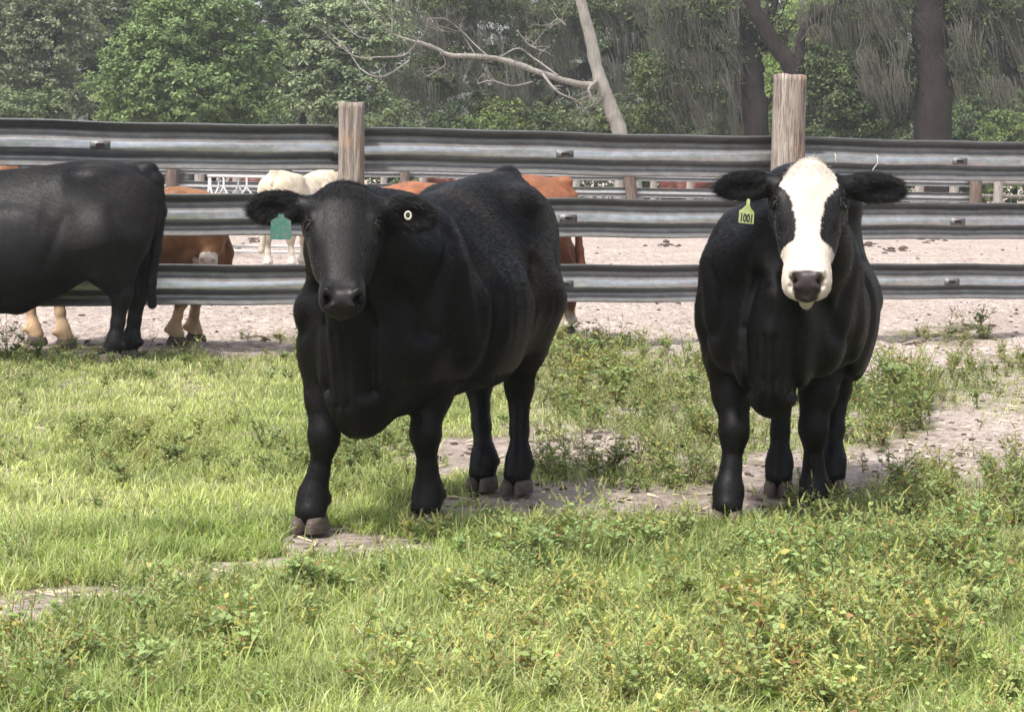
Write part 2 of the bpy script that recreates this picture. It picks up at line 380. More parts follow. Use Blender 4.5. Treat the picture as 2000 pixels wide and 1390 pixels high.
def fur_material():
    m, t, b = mat('cattle_hair', (.02, .02, .02), .38, spec=.34)
    a = N(t, 'ShaderNodeAttribute', _attribute_name='tint'); t.links.new(a.outputs['Color'], b.inputs['Base Color']); return m
M_COAT, M_FUR = coat_material(), fur_material()
M_HOOF, _t, _b = mat('hoof_horn', (.10, .075, .06), .6)
_n = noise(_t, coords(_t, (1, 1, 6)), 22, 3); _t.links.new(ramp(_t, _n.outputs[0], [(.3, (.035, .028, .025)), (.7, (.12, .092, .078))]).outputs[0], _b.inputs['Base Color']); bump(_t, _b, _n.outputs[0], .3, .004)
M_EYE, _, _ = mat('eye', (.006, .004, .003), .15, spec=.5)
M_LID, _, _ = mat('eyelid', (.006, .005, .005), .5)
M_NOSTRIL, _, _ = mat('nostril', (.02, .014, .014), .6)

def hoof_mesh():
    S = Field((-.09, -.075, .0), (.12, .075, .11), .004); S.lo[2] = 0
    for sy in (-1, 1):
        S.ell((.005, sy * .030, .010), (.082, .0325, .090), k=.004)
    S.put(lambda X, Y, Z: -(.082 - Z - .28 * X * 1.0 + 0 * Y), (-.1, -.1, 0), (.13, .1, .12), .008, 's', m=.1) if False else None
    top = lambda X, Y, Z: (.078 - Z - X * .25) + 0 * Y            # cut above the coronet
    S.put(top, (-.1, -.1, 0), (.13, .1, .12), .01, 's', m=.1)
    S.put(lambda X, Y, Z: (Z - .006) + 0 * X + 0 * Y, (-.1, -.1, 0), (.13, .1, .12), .004, 's', m=.1)
    V, Q = S.mesh(); V = taubin(V, Q, 4); me = np_mesh('hoof', V, Q); me.materials.append(M_HOOF); return me
HOOF = hoof_mesh()

def hair(name, root, V, Nn, flow, col, count, length, radius, sel=None, lift=.35, jitter=.25, segs=3, curl=0.):
    """short hairs rooted on the skin"""
    idx = np.arange(len(V)) if sel is None else np.nonzero(sel)[0]
    if len(idx) == 0: return
    i = rng.choice(idx, count); n = Nn[i]; fl = flow[i]; ln = (length[i] if hasattr(length, '__len__') else length) * rng.uniform(.6, 1.25, count)
    p0 = V[i] + rng.normal(0, .004, (count, 3)); fl = fl - n * (fl * n).sum(1, keepdims=True); fl /= np.linalg.norm(fl, axis=1, keepdims=True) + 1e-6
    p0 = p0 - n * ((p0 - V[i]) * n).sum(1, keepdims=True) - n * .001
    d = n * lift + fl * (1 - lift * .5) + rng.normal(0, jitter, (count, 3)); d /= np.linalg.norm(d, axis=1, keepdims=True)
    pts = np.zeros((count, segs, 3))
    for s in range(segs):
        a = s / (segs - 1); pts[:, s] = p0 + d * (ln * a)[:, None] + (fl * .35 - n * .18) * (ln * a * a)[:, None]
    if curl: pts[:, 1:] += rng.normal(0, curl, (count, segs - 1, 3))
    cu = bpy.data.hair_curves.new(name); cu.add_curves([segs] * count)
    cu.attributes['position'].data.foreach_set('vector', pts.astype(np.float32).ravel())
    ra = cu.attributes.get('radius') or cu.attributes.new('radius', 'FLOAT', 'POINT')
    ra.data.foreach_set('value', np.tile(np.linspace(radius, radius * .3, segs), count).astype(np.float32))
    ca = cu.attributes.new('tint', 'FLOAT_COLOR', 'CURVE'); cc = np.ones((count, 4), np.float32); cc[:, :3] = col[i] * rng.uniform(.85, 1.18, (count, 1)); ca.data.foreach_set('color', cc.ravel())
    cu.materials.append(M_FUR); o = bpy.data.objects.new(name, cu); C.objects.link(o); o.parent = root; return o

def make_cattle(name, spec, colour, loc, rz, label, fur=0, ear_fur=0):
    V, Q, fr = build_body(spec)
    me = np_mesh('body', V, Q); root = empty(name, loc, rz); tag(root, label, spec.get('category', 'cow'))
    root.scale = (spec.get('size', 1.0),) * 3
    a, b, c = head_coords(V, fr)
    col, wet = colour(V, a, b, c)
    color_attr(me, 'coat', col)
    at = me.attributes.new('wet', 'FLOAT', 'POINT'); at.data.foreach_set('value', wet.astype(np.float32))
    body = link('body', me, M_COAT, root); nn = vnormals(me)
    for key, (hx, hy) in spec['hoof'].items():
        o = link('hoof', HOOF, None, root, (hx, hy, 0)); o.rotation_euler.z = spec.get('hoof_rot', {}).get(key, 0); o.scale = (1.04, 1.04, 1.0)
    HP = fr['HP']
    for sy in (-1, 1):
        e = MB(); ce = HP(.165, sy * .112, -.030); bm = bmesh.new(); bmesh.ops.create_uvsphere(bm, u_segments=16, v_segments=10, radius=.023 * fr['k'])
        me2 = bpy.data.meshes.new('eye'); bm.to_mesh(me2); bm.free(); me2.polygons.foreach_set('use_smooth', np.ones(len(me2.polygons), bool)); link('eye', me2, M_EYE, root, ce)
        # upper and lower lid folds
        pts_u = []; pts_l = []
        for t in np.linspace(-1, 1, 9):
            y = .021; pts_u.append(HP(.163 - .019 * (1 - t * t) - .004 * t, sy * (.129 - .005 * t * t - .012 * t), -.026 + t * .026))
            pts_l.append(HP(.163 + .017 * (1 - t * t) - .004 * t, sy * (.128 - .005 * t * t - .012 * t), -.026 + t * .026))
        mb = MB(); mb.tube(pts_u, [.003, .005, .007, .008, .0085, .008, .007, .005, .003], 8); mb.tube(pts_l, [.002, .004, .005, .0055, .006, .0055, .005, .004, .002], 8)
        mb.build('eyelid', M_LID, root)
    # hair flow: back along the body, down the legs, down the face
    flow = np.tile(np.array([-1, 0, -.45]), (len(V), 1)); legs = V[:, 2] < .6; flow[legs] = (-.2, 0, -1)
    hd = (a > -.02) & (a < .56) & (np.abs(b) < .15) & (c > -.26) & (c < .1); flow[hd] = fr['u'] * .8 + rng.normal(0, .1, (hd.sum(), 3))
    ear_m = np.zeros(len(V), bool)
    for (base, d, upv, f2, le, wd) in fr['ears']:
        q = V - base; s = q @ d; m = (s > .045) & (s < le * 1.15) & (np.abs(q @ upv) < wd * 1.25) & (np.abs(q @ f2) < .06); ear_m |= m
        flow[m] = d * .8 + np.array([0, 0, -.3])
    if fur:
        s = ~ear_m & (wet < .3) & (V[:, 2] > .06)
        hair('coat_hair', root, V, nn, flow, col, fur, np.where(hd, .0055, np.where(V[:, 2] < .35, .008, .013)), .0005, s, .04, .05)
    if ear_fur:
        hair('ear_hair', root, V, nn, flow, col * .6, ear_fur, .030, .0006, ear_m, .42, .32, 4, .003)
        k = (a > -.06) & (a < .05) & (np.abs(b) < .09)
        hair('poll_hair', root, V, nn, flow, col, ear_fur // 3, .03, .0006, k, .5, .3, 4, .002)
    return root, fr, body, nn

BLACK = np.array([.0050, .0045, .0050])
def black_coat(V, a, b, c):
    col = np.tile(BLACK, (len(V), 1)); n = vnoise(V, 5, 3)
    brown = sstep(V[:, 2], .6, 1.1) * sstep(n, .42, .75) * (V[:, 0] < .6); col = col * (1 - brown[:, None] * .55) + np.array([.030, .020, .014]) * brown[:, None] * .6
    nose = nose_mask(a, b, c); col = col * (1 - nose[:, None]) + np.array([.017, .014, .015]) * nose[:, None]
    return col, nose
def nose_mask(a, b, c):
    s = a * .75 + c * .62                                             # along the pad normal
    hwid = np.interp(c, [-.095, -.08, -.05, -.02, .02], [.018, .030, .042, .054, .058])
    m = sstep(-np.abs(b) + hwid, -.004, .004) * sstep(c, -.070, -.063) * sstep(a - .10 * (b / .06) ** 2 * .2, .452, .462)
    return m
# ------------------------------------------------------------------ the animals
def to_local(world, loc, rz):
    v = Vector(world) - Vector(loc); c, s = math.cos(rz), math.sin(rz); return (v.x * c + v.y * s, -v.x * s + v.y * c, v.z)
def rig(mid, rz_deg, hooves, muzzle, poll):
    """pixel + depth picks from the photograph turned into the animal's own frame"""
    rz = math.radians(rz_deg); loc = Vector((mid[0], mid[1], 0))
    hf = {k: to_local(G(*v), loc, rz)[:2] for k, v in hooves.items()}
    return loc, rz, hf, to_local(P(*muzzle), loc, rz), to_local(P(*poll), loc, rz)
def local_dir(v, rz): c, s = math.cos(rz), math.sin(rz); return (v[0] * c + v[1] * s, -v[0] * s + v[1] * c, v[2])

def jl(picks, loc, rz): return {k: to_local(P(*v), loc, rz)[:2] for k, v in picks.items()}
def ear_tag(root, body_pts, mtl, name='ear_tag'):
    pass
# A: big black one, centre left, facing the camera
loc, rz, hf, mz, pl = rig((-.30, 8.70), -110.5, {'fr': (607, 1040), 'fl': (832, 1030), 'rr': (942, 958), 'rl': (1010, 964)}, (668, 587, 7.42), (672, 364, 7.68))
A = dict(vx=.009, wide=.93, hoof=hf, muzzle=mz, poll=pl, head_w=1.08, neck_dz=-.07, skull_w=[.05, .098, .122, .130, .128, .116, .099, .080, .071, .065, .040],
    ear_r=dict(dir=local_dir((-1, .05, -.02), rz), front=local_dir((-.3, -1, -.1), rz), len=.215, w=.060),
    ear_l=dict(dir=local_dir((1, .05, -.14), rz), front=local_dir((.3, -1, -.2), rz), len=.205, w=.062),
    elbow=jl({'fr': (640, 700, 8.15), 'fl': (852, 700, 8.30)}, loc, rz), knee=jl({'fr': (634, 855, 8.08), 'fl': (832, 855, 8.22)}, loc, rz),
    hock=jl({'rr': (934, 800, 9.42), 'rl': (1014, 790, 9.25)}, loc, rz),
    sheath=[(.10, 0, .50), (.12, 0, .44), (.14, 0, .41)])
FUR = int(os.environ.get('FUR', '1'))
root_A, frA, body_A, _ = make_cattle('black_cow', A, black_coat, loc, rz, 'big all-black cow facing the camera, left of centre, green tag in one ear', fur=150000 * FUR, ear_fur=26000 * FUR)

# B: white-faced one on the right, head-on
loc, rz, hf, mz, pl = rig((1.185, 8.95), -102, {'fr': (1420, 1026), 'fl': (1588, 1012), 'rr': (1520, 966), 'rl': (1624, 962)}, (1576, 550, 7.66), (1582, 316, 7.95))
def face_coat(V, a, b, c):
    col = np.tile(BLACK, (len(V), 1)); wob = (vnoise(V, 14, 5) - .5) * .022 + (vnoise(V, 60, 6) - .5) * .004
    half = np.interp(a, [-.10, -.04, .0, .05, .10, .14, .18, .24, .30, .335, .345, .42, .56], [.03, .052, .070, .098, .106, .084, .058, .048, .048, .052, .2, .2, .2]) + wob
    front = sstep(c, -.115, -.105) * (a < .335) + (a >= .335) * sstep(c - (.44 - a).clip(0, 1) * .9, -.185, -.18)
    white = (np.abs(b) < half) * front * (a > -.10) * (a < .60) * (np.abs(b) < np.where(a > .33, .105, .16)) * (c < .12)
    white = white.astype(float)[:, None]; wc = np.array([.58, .515, .45]) * (1 - .16 * vnoise(V, 30, 9)[:, None]) * (1 + np.array([.08, .02, -.0]) * (vnoise(V, 12, 2)[:, None] - .5))
    col = col * (1 - white) + wc * white
    nose = nose_mask(a, b, c); col = col * (1 - nose[:, None]) + np.array([.034, .026, .028]) * nose[:, None]
    return col, nose
Bs = dict(vx=.009, wide=.87, hoof=hf, muzzle=mz, poll=pl, head_w=.98,
    ear_r=dict(dir=local_dir((-1, .05, -.05), rz), front=local_dir((-.2, -1, -.25), rz), len=.215, w=.052),
    skull_w=[.025, .055, .096, .124, .127, .110, .093, .083, .081, .079, .052], chin=[((.490, 0, -.150), (.030, .024, .026)), ((.485, .050, -.070), (.03, .024, .035)), ((.485, -.050, -.070), (.03, .024, .035))], neck_dz=.02, elbow=jl({'fr': (1426, 700, 8.55), 'fl': (1606, 700, 8.65)}, loc, rz), knee=jl({'fr': (1434, 845, 8.45), 'fl': (1589, 845, 8.6)}, loc, rz), hock=jl({'rr': (1525, 800, 9.3), 'rl': (1634, 800, 9.45)}, loc, rz),
    brisket=(.80, 0, .60), brisket_r=(.12, .075, .12), top_taper=.34, bot_taper=.42, torso=dict(zb=[1.05, .95, .84, .75, .68, .60, .56, .56, .56, .58, .62, .70]),
    ear_l=dict(dir=local_dir((1, .05, -.05), rz), front=local_dir((.2, -1, -.1), rz), len=.225, w=.053))
root_B, frB, body_B, _ = make_cattle('white_faced_cow', Bs, face_coat, loc, rz, 'black cow with a white face on the right, standing head-on with a yellow ear tag', fur=150000 * FUR, ear_fur=26000 * FUR)

# C: black bull side on, cut by the left edge
cz = math.radians(180 + 3)
Cs = dict(vx=.012, leg_r=1.18, muscle_amp=.55, tailhead=1.345, hoof={'fr': (.62, -.17), 'fl': (.50, .17), 'rr': (-.66, -.13), 'rl': (-.58, .13)}, muzzle=(1.42, .05, .80), poll=(1.14, 0, 1.26), belly=.05, torso=dict(zt=[1.10, 1.21, 1.31, 1.385, 1.395, 1.36, 1.325, 1.305, 1.29, 1.20, 1.06, .92], zb=[1.0, .90, .80, .70, .60, .47, .38, .36, .38, .42, .52, .66]),
    ear_r=dict(dir=(-.2, -1, -.1), front=(1, -.3, 0)), ear_l=dict(dir=(-.2, 1, -.1), front=(1, .3, 0)),
    sheath=[(.05, 0, .46), (.08, 0, .40), (.10, 0, .37)],
    size=1.04, tail=[(-.80, 0, 1.33), (-.87, 0, 1.27), (-.90, .0, 1.05), (-.865, 0, .78), (-.83, 0, .56), (-.84, 0, .40)], tail_r=[.05, .045, .036, .034, .034, .03])
root_C, frC, body_C, _ = make_cattle('black_bull', Cs, lambda V, a, b, c: (black_coat(V, a, b, c)[0] * .4 + np.array([.0060, .0062, .0075]), nose_mask(a, b, c)), P(60, 700, 15.15).xy.to_3d(), cz, 'black bull standing side on at the left edge, tail hanging before the rails', fur=130000 * FUR, ear_fur=0)
# ------------------------------------------------------------------ fence of steel road rails on wooden posts
FA, FB = Vector((-1.25, 16.28, 0)), Vector((2.33, 17.72, 0)); FS = FB - FA; FD = FS.normalized(); FN = Vector((FD.y, -FD.x, 0))   # FN towards the camera
def steel_material():
    m, t, b = mat('galvanised_steel', (.42, .43, .44), .42, .75, .5)
    a = N(t, 'ShaderNodeAttribute', _attribute_name='tint'); v = coords(t, (1, 1, 1))
    sp = N(t, 'ShaderNodeTexVoronoi', Scale=40.0); t.links.new(v, sp.inputs['Vector'])
    n = noise(t, coords(t, (2, 2, 5)), 5, 4, .65); n2 = noise(t, coords(t, (1.6, 1.6, 1.2)), 4, 5, .7)
    base = ramp(t, n.outputs[0], [(.3, (.36, .375, .39)), (.7, (.58, .60, .63))])
    c = mixc(t, .12, base.outputs[0], sp.outputs['Color'], 'MULTIPLY')
    d = N(t, 'ShaderNodeMath', _operation='MULTIPLY'); sep = t.nodes.new('ShaderNodeSeparateColor'); t.links.new(a.outputs['Color'], sep.inputs[0])
    t.links.new(sep.outputs[0], d.inputs[0]); t.links.new(ramp(t, n2.outputs[0], [(.25, (.35,) * 3), (.6, (1,) * 3)]).outputs[0], d.inputs[1])
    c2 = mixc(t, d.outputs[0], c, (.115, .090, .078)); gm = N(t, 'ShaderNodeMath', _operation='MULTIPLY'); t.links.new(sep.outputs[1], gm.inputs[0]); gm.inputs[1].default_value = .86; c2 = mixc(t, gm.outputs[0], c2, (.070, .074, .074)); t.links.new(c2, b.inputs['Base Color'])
    mr = N(t, 'ShaderNodeMapRange'); mr.inputs['To Min'].default_value = .8; mr.inputs['To Max'].default_value = .1; t.links.new(d.outputs[0], mr.inputs['Value']); t.links.new(mr.outputs[0], b.inputs['Metallic'])
    rr = N(t, 'ShaderNodeMapRange'); rr.inputs['To Min'].default_value = .33; rr.inputs['To Max'].default_value = .8; t.links.new(d.outputs[0], rr.inputs['Value']); t.links.new(rr.outputs[0], b.inputs['Roughness'])
    bump(t, b, n.outputs[0], .12, .01); return m
M_STEEL = steel_material()
# back of a W-beam: z down from the top edge, depth away from the viewer, dirt, edge grime plus shade painted on the down-facing slopes
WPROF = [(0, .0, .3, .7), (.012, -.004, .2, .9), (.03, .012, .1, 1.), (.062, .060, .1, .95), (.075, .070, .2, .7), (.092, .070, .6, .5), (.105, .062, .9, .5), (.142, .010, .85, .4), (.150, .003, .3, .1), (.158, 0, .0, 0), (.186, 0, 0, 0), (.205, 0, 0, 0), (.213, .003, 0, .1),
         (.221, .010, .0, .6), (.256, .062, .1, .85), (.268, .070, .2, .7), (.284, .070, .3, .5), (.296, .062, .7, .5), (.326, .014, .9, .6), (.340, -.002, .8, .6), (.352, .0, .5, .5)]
def w_rail(name, a, b, ztop, h, parent, mtl, sag=.0, seg=24, slots=(), seed=0):
    """a steel rail from a to b (ground points), top edge at ztop"""
    d = (b - a); L = d.length; d.normalize(); nn = Vector((d.y, -d.x, 0)); sc = h / .352; V = []; Q = []; tint = []; rs = random.Random(seed)
    ph = rs.uniform(0, 9); m = len(WPROF)
    for side in (0, 1):
        for i in range(seg + 1):
            s = i / seg; p = a + d * (L * s); dzz = -sag * 4 * s * (1 - s) + .004 * math.sin(ph + s * 9) + .003 * math.sin(ph * 2 + s * 23)
            for j, (z, dep, dirt, grime_shade) in enumerate(WPROF):
                q = p - nn * (dep * sc + side * .004 + .003 * math.sin(ph + s * 13 + j)) ; V.append((q.x, q.y, ztop - z * sc + dzz)); tint.append((dirt, grime_shade, 0))
    o = (seg + 1) * m
    for i in range(seg):
        for j in range(m - 1):
            k = i * m + j; Q.append((k, k + 1, k + m + 1, k + m)); Q.append((o + k, o + k + m, o + k + m + 1, o + k + 1))
        k = i * m; Q.append((k, k + m, o + k + m, o + k)); k = i * m + m - 1; Q.append((k, o + k, o + k + m, k + m))
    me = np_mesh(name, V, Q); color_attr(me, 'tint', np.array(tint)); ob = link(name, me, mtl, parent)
    for s in slots:                                # bolt slot: a flat dark oval over a raised washer plate
        p = a + d * (L * s) + nn * .003; z = ztop - .186 * sc; rot = Matrix(((d.x, -nn.x, 0), (d.y, -nn.y, 0), (0, 0, 1))).to_3x3()
        pl = MB().box(p, (.15, .004, .060), rot); Vp = pl.build('washer_plate', M_PLATE, ob, False); Vp.location.z = z
        sl = MB(); ring = []
        for k in range(20):
            an = 2 * math.pi * k / 20; ring.append((math.copysign(.022, math.cos(an)) + .014 * math.cos(an), 0, .012 * math.sin(an)))
        V2 = [p + nn * .0045 + rot @ Vector(r) for r in ring] + [p + nn * .0045]; sl.add(V2, [], [(20, k, (k + 1) % 20) for k in range(20)])
        so = sl.build('bolt_slot', M_SLOT, ob, False); so.location.z = z
    return ob
M_PLATE, _t, _b = mat('washer_steel', (.30, .29, .28), .55, .5); _n = noise(_t, coords(_t), 30, 4); _t.links.new(ramp(_t, _n.outputs[0], [(.35, (.10, .10, .10)), (.7, (.22, .22, .225))]).outputs[0], _b.inputs['Base Color'])
M_SLOT, _, _ = mat('slot_dark', (.02, .012, .009), .9)
def wood_material(name, cols, sc=1.0, zs=.9):
    m, t, b = mat(name, rough=.85, spec=.2)
    n = noise(t, coords(t, (12 * sc, 12 * sc, zs)), 2.2, 8, .72, .8); n2 = noise(t, coords(t, (30 * sc, 30 * sc, 1.1)), 3, 5, .75, .6); n3 = noise(t, coords(t, (2, 2, 1.6)), 2.2, 3)
    c = ramp(t, n.outputs[0], [(.30, cols[0]), (.45, cols[1]), (.6, cols[2]), (.78, cols[3])])
    c1 = mixc(t, ramp(t, n3.outputs[0], [(.52, (0,) * 3), (.72, (.5,) * 3)]).outputs[0], c.outputs[0], cols[4])
    c2 = mixc(t, .8, c1, ramp(t, n2.outputs[0], [(.36, (.09, .075, .065)), (.50, (1, 1, 1))]).outputs[0], 'MULTIPLY')
    t.links.new(c2, b.inputs['Base Color']); ad = N(t, 'ShaderNodeMath', _operation='ADD'); t.links.new(n.outputs[0], ad.inputs[0]); t.links.new(n2.outputs[0], ad.inputs[1]); bump(t, b, ad.outputs[0], .8, .02); return m
M_POST = wood_material('weathered_post_wood', [(.085, .065, .055), (.25, .205, .18), (.42, .36, .32), (.62, .57, .52), (.46, .27, .16)])
def post_mesh(r, h, seed):
    rs = np.random.default_rng(seed); nseg, nr = 64, 46; V = []
    cr = [(rs.uniform(0, 2 * math.pi), rs.uniform(.02, .04), rs.uniform(.03, .08) , rs.uniform(.0, .5), rs.uniform(.6, 1.)) for _ in range(5)]
    ths = np.linspace(0, 2 * math.pi, nseg, endpoint=False); lob = sum(rs.uniform(.005, .02) * np.cos(k * ths + rs.uniform(0, 6)) for k in (2, 3))
    for i in range(nr + 1):
        t = i / nr; z = h * t
        for k, th in enumerate(ths):
            q = r * (1.03 - .05 * t) * (1 + lob[k] + .006 * math.sin(z * 7 + k))
            for (c0, wd, dp, t0, t1) in cr:
                da = abs((th - c0 - .04 * math.sin(z * 5) + math.pi) % (2 * math.pi) - math.pi)
                if t0 < t < t1: q -= r * dp * max(0, 1 - da / (wd * 2.4)) * min(1, (t - t0) * 8, (t1 + .001 - t) * 8 if t1 < .97 else 1)
            zz = z + (.010 * math.sin(th * 2 + seed) + rs.uniform(-.004, .004) if i == nr else 0)
            V.append((q * math.cos(th), q * math.sin(th), zz))
    Q = [(i * nseg + k, i * nseg + (k + 1) % nseg, (i + 1) * nseg + (k + 1) % nseg, (i + 1) * nseg + k) for i in range(nr) for k in range(nseg)]
    base = nr * nseg; T = []; prev = [base + k for k in range(nseg)]
    for s in (.75, .45, .2):
        cur = []
        for k, th in enumerate(ths): cur.append(len(V)); V.append((r * s * math.cos(th), r * s * math.sin(th), h + rs.uniform(-.006, .008)))
        Q += [(prev[k], prev[(k + 1) % nseg], cur[(k + 1) % nseg], cur[k]) for k in range(nseg)]; prev = cur
    V.append((0, 0, h)); T = [(prev[k], prev[(k + 1) % nseg], len(V) - 1) for k in range(nseg)]
    return np_mesh('post', V, Q, T)
fence = empty('rail_fence', FA); tag(fence, 'near fence of three galvanised steel road rails on two thick wooden posts', 'fence')
def rel(v): return Vector(v) - FA
RAILS = [(1.757, .348), (1.219, .320), (.685, .311)]
FP = [FA - FS * 2 * 1.0, FA - FS, FA, FB, FB + FS, FB + FS * 2]
slot_at = {1: [(.50,), (.93,), (.93,)], 2: [(.475,), (.485,), (.48,)], 3: [(.45,), (.45,), (.44,)]}
for i in range(5):
    for j, (zt_, hh) in enumerate(RAILS):
        a_ = FP[i] - FD * (.0 if i % 2 else .12) - FN * (.115 + .004 * (i % 2)); b_ = FP[i + 1] + FD * (.12 if i % 2 == 0 else .0) - FN * (.115 + .004 * (i % 2))
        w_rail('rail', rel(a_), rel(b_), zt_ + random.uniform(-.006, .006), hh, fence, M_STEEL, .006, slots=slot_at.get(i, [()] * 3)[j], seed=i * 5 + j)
for i, (r_, h_) in enumerate([(.11, 1.95), (.12, 2.0), (.102, 1.925), (.14, 2.255), (.12, 2.05), (.11, 1.9)]):
    o = link('post', post_mesh(r_, h_, 11 + i), M_POST, fence, rel(FP[i]) + FN * (r_ - .102) - FD * (.07 if i == 3 else 0)); o.rotation_euler = (random.uniform(-.01, .01), random.uniform(-.01, .01), i * 1.3)
# ------------------------------------------------------------------ ground: one sheet, finely modelled near the camera
def proj(x, y, z=0.0):                           # world -> photo pixel (numpy)
    dx, dy, dz = x, y, z - HCAM
    f = dx * _F.x + dy * _F.y + dz * _F.z
    return 1000 + FPX * (dx * _R.x + dy * _R.y + dz * _R.z) / f, 695 - FPX * (dx * _U.x + dy * _U.y + dz * _U.z) / f
def blob(px, py, items):
    r = np.zeros_like(px)
    for cx, cy_, rx, ry, wt in items:
        q = ((px - cx) / rx) ** 2 + ((py - cy_) / ry) ** 2; r = np.maximum(r, wt * np.exp(-q ** 1.5 * .8))
    return r
SANDY = [(1250, 985, 420, 34, 1.1), (930, 1000, 140, 34, .9), (700, 1062, 150, 26, 1.2), (420, 1116, 120, 24, 1.1), (560, 1088, 90, 18, .85), (270, 1150, 110, 22, .95), (130, 1172, 140, 30, 1.1), (-60, 1200, 200, 40, 1.2), (1000, 880, 260, 34, 1.0), (1180, 862, 120, 24, .9), (1560, 950, 170, 60, 1.1), (1850, 850, 130, 62, 1.3),
         (1760, 905, 130, 40, 1.1), (2010, 880, 220, 80, 1.3), (1500, 705, 130, 34, .9), (1780, 700, 170, 40, 1.0), (870, 905, 90, 30, .8), (1350, 905, 50, 24, .5)]
WEEDY = [(1220, 765, 210, 85, 1.1), (1150, 735, 190, 80, 1.3), (1330, 850, 130, 46, .9), (1130, 915, 110, 30, .8), (1330, 920, 130, 32, .9), (1740, 800, 120, 66, 1.6), (1900, 745, 110, 40, 1.0), (2010, 735, 120, 50, 1.0), (1850, 655, 85, 22, 1.5),
         (1800, 1080, 260, 130, 1.2), (1650, 1250, 420, 190, 1.2), (1150, 1080, 300, 70, 1.0), (1100, 1300, 400, 150, .8), (500, 1180, 300, 60, .9), (250, 1330, 330, 100, .8), (300, 718, 330, 28, .9), (540, 700, 70, 40, 1.0), (100, 704, 160, 24, .8), (-60, 730, 160, 50, 1.0),
         (620, 900, 180, 40, .55), (250, 900, 130, 50, .5), (750, 870, 120, 50, .6), (2000, 1050, 160, 160, 1.1), (1560, 760, 160, 60, .6), (-50, 1330, 200, 120, .9)]
def cover(x, y):
    """grass density, weed density at ground points"""
    P3 = np.stack([x, y, np.zeros_like(x)], 1); px, py = proj(x, y)
    n = vnoise(P3, 1.6, 4) - .5; n2 = vnoise(P3, 5.5, 8) - .5; n3 = vnoise(P3, 16, 9) - .5
    px = px + n * 60; py2 = py + n * 26 + n2 * 14
    edge = np.interp(px, [-300, 0, 590, 700, 1060, 1200, 1390, 1640, 1760, 2300], [690, 692, 694, 720, 668, 672, 684, 728, 722, 716])
    on = sstep(py2, edge - 6, edge + 10)
    sand = blob(px, py2, SANDY); weed = blob(px, py2, WEEDY)
    right = sstep(px, 850, 1100) * (1 - sstep(py, 960, 1060))             # thin grass in the trodden right half
    g = on * (1 - .72 * right) * (1 - sstep(sand + n2 * .75 + n3 * .5, .30, .66)) * (.85 + .9 * n2)
    wd = np.maximum(on, (weed > .5) * (py > 630)) * weed * (1 - .8 * sstep(sand, .55, .9) * ((weed < 1.0) | ((py > 1030) & (py < 1215) & (px < 900)))) * (.8 + 1.5 * n2 + .5 * n3)
    return np.clip(g, 0, 1), np.clip(wd, 0, 1.7), px, py
def gz(x, y):
    P3 = np.stack([x, y, np.zeros_like(x)], 1); fade = np.clip((75 - y) / 30, 0, 1) * sstep(y, 2, 4)
    far = sstep(y, 15.5, 18)
    return fade * ((vnoise(P3, 3.0, 21) - .5) * .025 + (vnoise(P3, 9, 22) - .5) * (.014 + .028 * far) + (vnoise(P3, 23, 23) - .5) * (.006 + .014 * far)) - .008
gx = np.unique(np.concatenate([np.linspace(-400, -14, 14), np.linspace(-14, -5, 60), np.linspace(-5, 7, 300), np.linspace(7, 20, 70), np.linspace(20, 400, 14)]))
gy = np.unique(np.concatenate([np.linspace(-60, 3, 8), np.linspace(3, 20, 420), np.linspace(20, 40, 180), np.linspace(40, 80, 120), np.linspace(80, 130, 20), np.linspace(130, 800, 10)]))
GX, GY = np.meshgrid(gx, gy, indexing='ij'); x = GX.ravel(); y = GY.ravel()
V = np.stack([x, y, gz(x, y)], 1); ny = len(gy); ii, jj = np.meshgrid(np.arange(len(gx) - 1), np.arange(ny - 1), indexing='ij'); k0 = (ii * ny + jj).ravel()
me = np_mesh('ground', V, np.stack([k0, k0 + ny, k0 + ny + 1, k0 + 1], 1))
gd, wd, _, _ = cover(x, y); px_, py_ = proj(x, np.maximum(y, 2.))
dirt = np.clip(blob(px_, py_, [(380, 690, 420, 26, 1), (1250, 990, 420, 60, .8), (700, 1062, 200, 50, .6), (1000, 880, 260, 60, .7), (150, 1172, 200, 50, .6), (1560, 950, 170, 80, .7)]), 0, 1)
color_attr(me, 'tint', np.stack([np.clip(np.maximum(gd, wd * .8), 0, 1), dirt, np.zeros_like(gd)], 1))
M_SAND, t, b = mat('pale_sand', rough=.95, spec=.1)
at = N(t, 'ShaderNodeAttribute', _attribute_name='tint'); sep = t.nodes.new('ShaderNodeSeparateColor'); t.links.new(at.outputs['Color'], sep.inputs[0])
v = coords(t)
n1 = noise(t, v, .7, 5, .6); n2 = noise(t, v, 7, 6, .7); n3 = noise(t, v, 34, 4, .7); n4 = noise(t, v, 90, 3, .7)
c = ramp(t, n2.outputs[0], [(.30, (.36, .31, .285)), (.5, (.52, .46, .425)), (.68, (.62, .565, .53))])
c = mixc(t, .8, c.outputs[0], ramp(t, n3.outputs[0], [(.34, (.38, .30, .265)), (.50, (1, 1, 1))]).outputs[0], 'MULTIPLY')
c = mixc(t, .75, c, ramp(t, n4.outputs[0], [(.38, (.30, .23, .20)), (.47, (1.05, 1.05, 1.05))]).outputs[0], 'MULTIPLY')
n5 = noise(t, coords(t, (1, 1.6, 1)), 13, 6, .8); c = mixc(t, .8, c, ramp(t, n5.outputs[0], [(.40, (.42, .33, .29)), (.50, (1.08, 1.07, 1.06))]).outputs[0], 'MULTIPLY')
c = mixc(t, 1, c, ramp(t, n1.outputs[0], [(.3, (.82, .80, .79)), (.7, (1.06, 1.05, 1.04))]).outputs[0], 'MULTIPLY')
dd = ramp(t, n2.outputs[0], [(.35, (.14, .105, .09)), (.65, (.36, .30, .265))])
